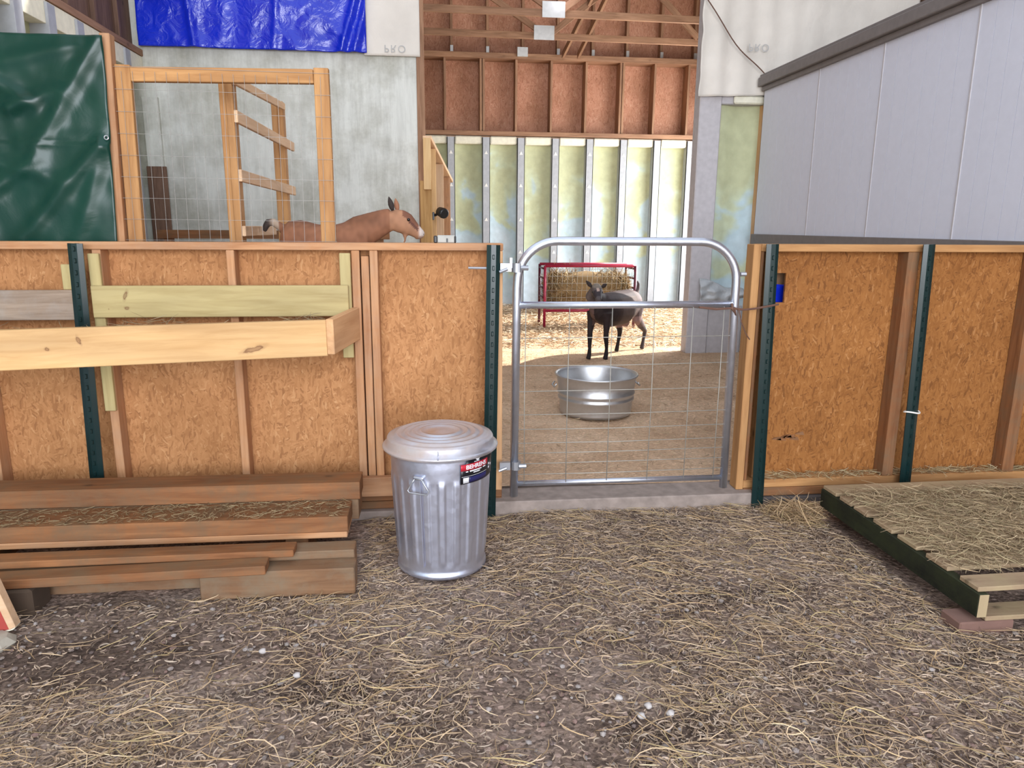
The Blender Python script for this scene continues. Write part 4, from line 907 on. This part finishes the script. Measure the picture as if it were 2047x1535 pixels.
# ------------------------------------------------------------------ loose hay, gravel and pebbles on the dirt
def build_ground_cover():
    can = (.03, 3.085, .215)
    def keep(P):
        x, y = P[:, 0], P[:, 1]
        ok = ((x-can[0])**2+(y-can[1])**2 > can[2]**2) & ~((x < -.33) & (y > 2.82)) & ~((x > 2.02) & (y > 2.28) & (y < 3.43)) & (y < 3.6)
        return P[ok]
    def zg(x, y, lift): return np.array([ground_z(a, b) for a, b in zip(x, y)])+lift
    def dens(x, y):
        d = np.array([.5+.9*nz(a*1.6, b*1.6, 11) for a, b in zip(x, y)])
        d += .8*np.exp(-((y-3.35)/.45)**2)*(x > .2)+.25*(x > 1.0)
        d -= .95*np.exp(-(((x+1.15)/.6)**2+((y-2.46)/.26)**2))
        d -= .35*np.exp(-(((x-1.25)/.45)**2+((y-2.68)/.16)**2))
        return np.clip(d+.12, .16, 1)
    def pf(lift0, lift1):
        def f(g, n):
            x = g.uniform(-2.6, 3.5, n); y = 1.35+2.25*g.uniform(0, 1, n); k = g.uniform(0, 1, n) < dens(x, y); x, y = x[k], y[k]
            return keep(np.stack([x, y, zg(x, y, 0)+g.uniform(lift0, lift1, len(x))], 1))
        return f
    def dr(g, P):
        return np.where(P[:, 0] > .6, -.55, .35)+g.normal(0, .75, len(P))
    pal = [(0.470, 0.315, 0.163), (0.580, 0.399, 0.218), (0.386, 0.260, 0.147), (0.690, 0.508, 0.316), (0.332, 0.224, 0.131), (0.455, 0.345, 0.175), (0.524, 0.375, 0.229)]
    h = strands('loose_hay', 15000, pf(.001, .014), lens=(.05, .24), wid=(.0016, .0034), seed=51, tilt=.06, curl=.7, pal=pal, dirfn=dr)
    solo(h, 'long hay stalks strewn across the dirt floor', 'hay')
    pal2 = [(0.369, 0.271, 0.189), (0.440, 0.330, 0.238), (0.312, 0.224, 0.159), (0.540, 0.409, 0.305), (0.256, 0.185, 0.140), (0.412, 0.330, 0.256)]
    h = strands('hay_bits', 110000, pf(0, .007), lens=(.015, .06), wid=(.002, .005), seed=52, tilt=.08, curl=.9, pal=pal2)
    solo(h, 'short trampled hay bits covering the dirt floor', 'hay')
    def cl(g, n):
        a = g.uniform(0, 1, n)**.6*1.0; q = g.uniform(0, 6.3, n); x = 1.90+.16*a*np.cos(q); y = 3.44+.15*a*np.sin(q); return keep(np.stack([x, y, zg(x, y, 0)+.05*(1-a)*g.uniform(0, 1, n)], 1))
    h = strands('hay_clump', 900, cl, lens=(.04, .2), wid=(.0016, .0032), seed=53, tilt=.3, curl=1.0, pal=pal)
    solo(h, 'tangled clump of hay between the right fence post and the pallet', 'hay')
    # gravel
    def gravel(name, n, size, seed, cols):
        g = np.random.default_rng(seed); b = MB(); cc = []
        ico = bmesh.new(); bmesh.ops.create_icosphere(ico, subdivisions=1, radius=1); iv = [v.co.copy() for v in ico.verts]; fi = [[v.index for v in f.verts] for f in ico.faces]; ico.free()
        x = g.uniform(-2.4, 2.6, n); y = 1.4+1.6*g.uniform(0, 1, n); P = keep(np.stack([x, y, zg(x, y, 0)], 1))
        for p in P:
            s = g.uniform(*size); sc = Vector((s*g.uniform(.8, 1.4), s*g.uniform(.8, 1.3), s*g.uniform(.5, .8))); m = Matrix.Rotation(g.uniform(0, 6.3), 3, 'Z'); o = Vector(p)+Vector((0, 0, sc.z*.35)); sd = g.uniform(0, 99)
            b.add([o+m @ Vector((v.x*sc.x, v.y*sc.y, v.z*sc.z))*(1+.25*nz(v.x*2+sd, v.y*2, v.z*2)) for v in iv], fi); c = np.array(cols[g.integers(0, len(cols))])*g.uniform(.75, 1.15); cc += [(*c, 1)]*len(iv)
        o = b.build(name, 'stone', None, smooth=False, fixn=False); at = o.data.color_attributes.new('col', 'FLOAT_COLOR', 'POINT'); at.data.foreach_set('color', np.array(cc).ravel()); return o
    o = gravel('gravel', 2200, (.004, .011), 61, [(.17, .135, .12), (.22, .17, .15), (.14, .105, .095), (.26, .22, .20), (.20, .13, .11), (.33, .29, .27)]); o['kind'] = 'stuff'
    solo(o, 'small gravel scattered through the dirt floor', 'gravel')
    first = None
    for x, y in ((.58, 2.02), (.665, 1.975), (.63, 1.93), (.72, 1.925), (-.47, 2.25), (-.62, 2.42)):
        if first is None:
            ico = bmesh.new(); bmesh.ops.create_icosphere(ico, subdivisions=2, radius=1); b = MB()
            b.add([(v.co.x*.014*(1+.6*nz(*(v.co*1.5))), v.co.y*.012*(1+.6*nz(*(v.co*1.7))), v.co.z*.010) for v in ico.verts], [[v.index for v in f.verts] for f in ico.faces]); ico.free()
            first = b.build('pebble', plain('pale_pebble', (.50, .46, .44), .8), smooth=True, origin=(0, 0, 0)); o = first
        else:
            o = first.copy(); COL.objects.link(o)
        o.matrix_basis = Matrix.Translation((x, y, ground_z(x, y)+.008)) @ Matrix.Rotation(x*40, 4, 'Z')
        tag(o, 'pale pebble lying on the dirt among the hay', 'pebble', 'pale pebbles on the dirt')
build_ground_cover()
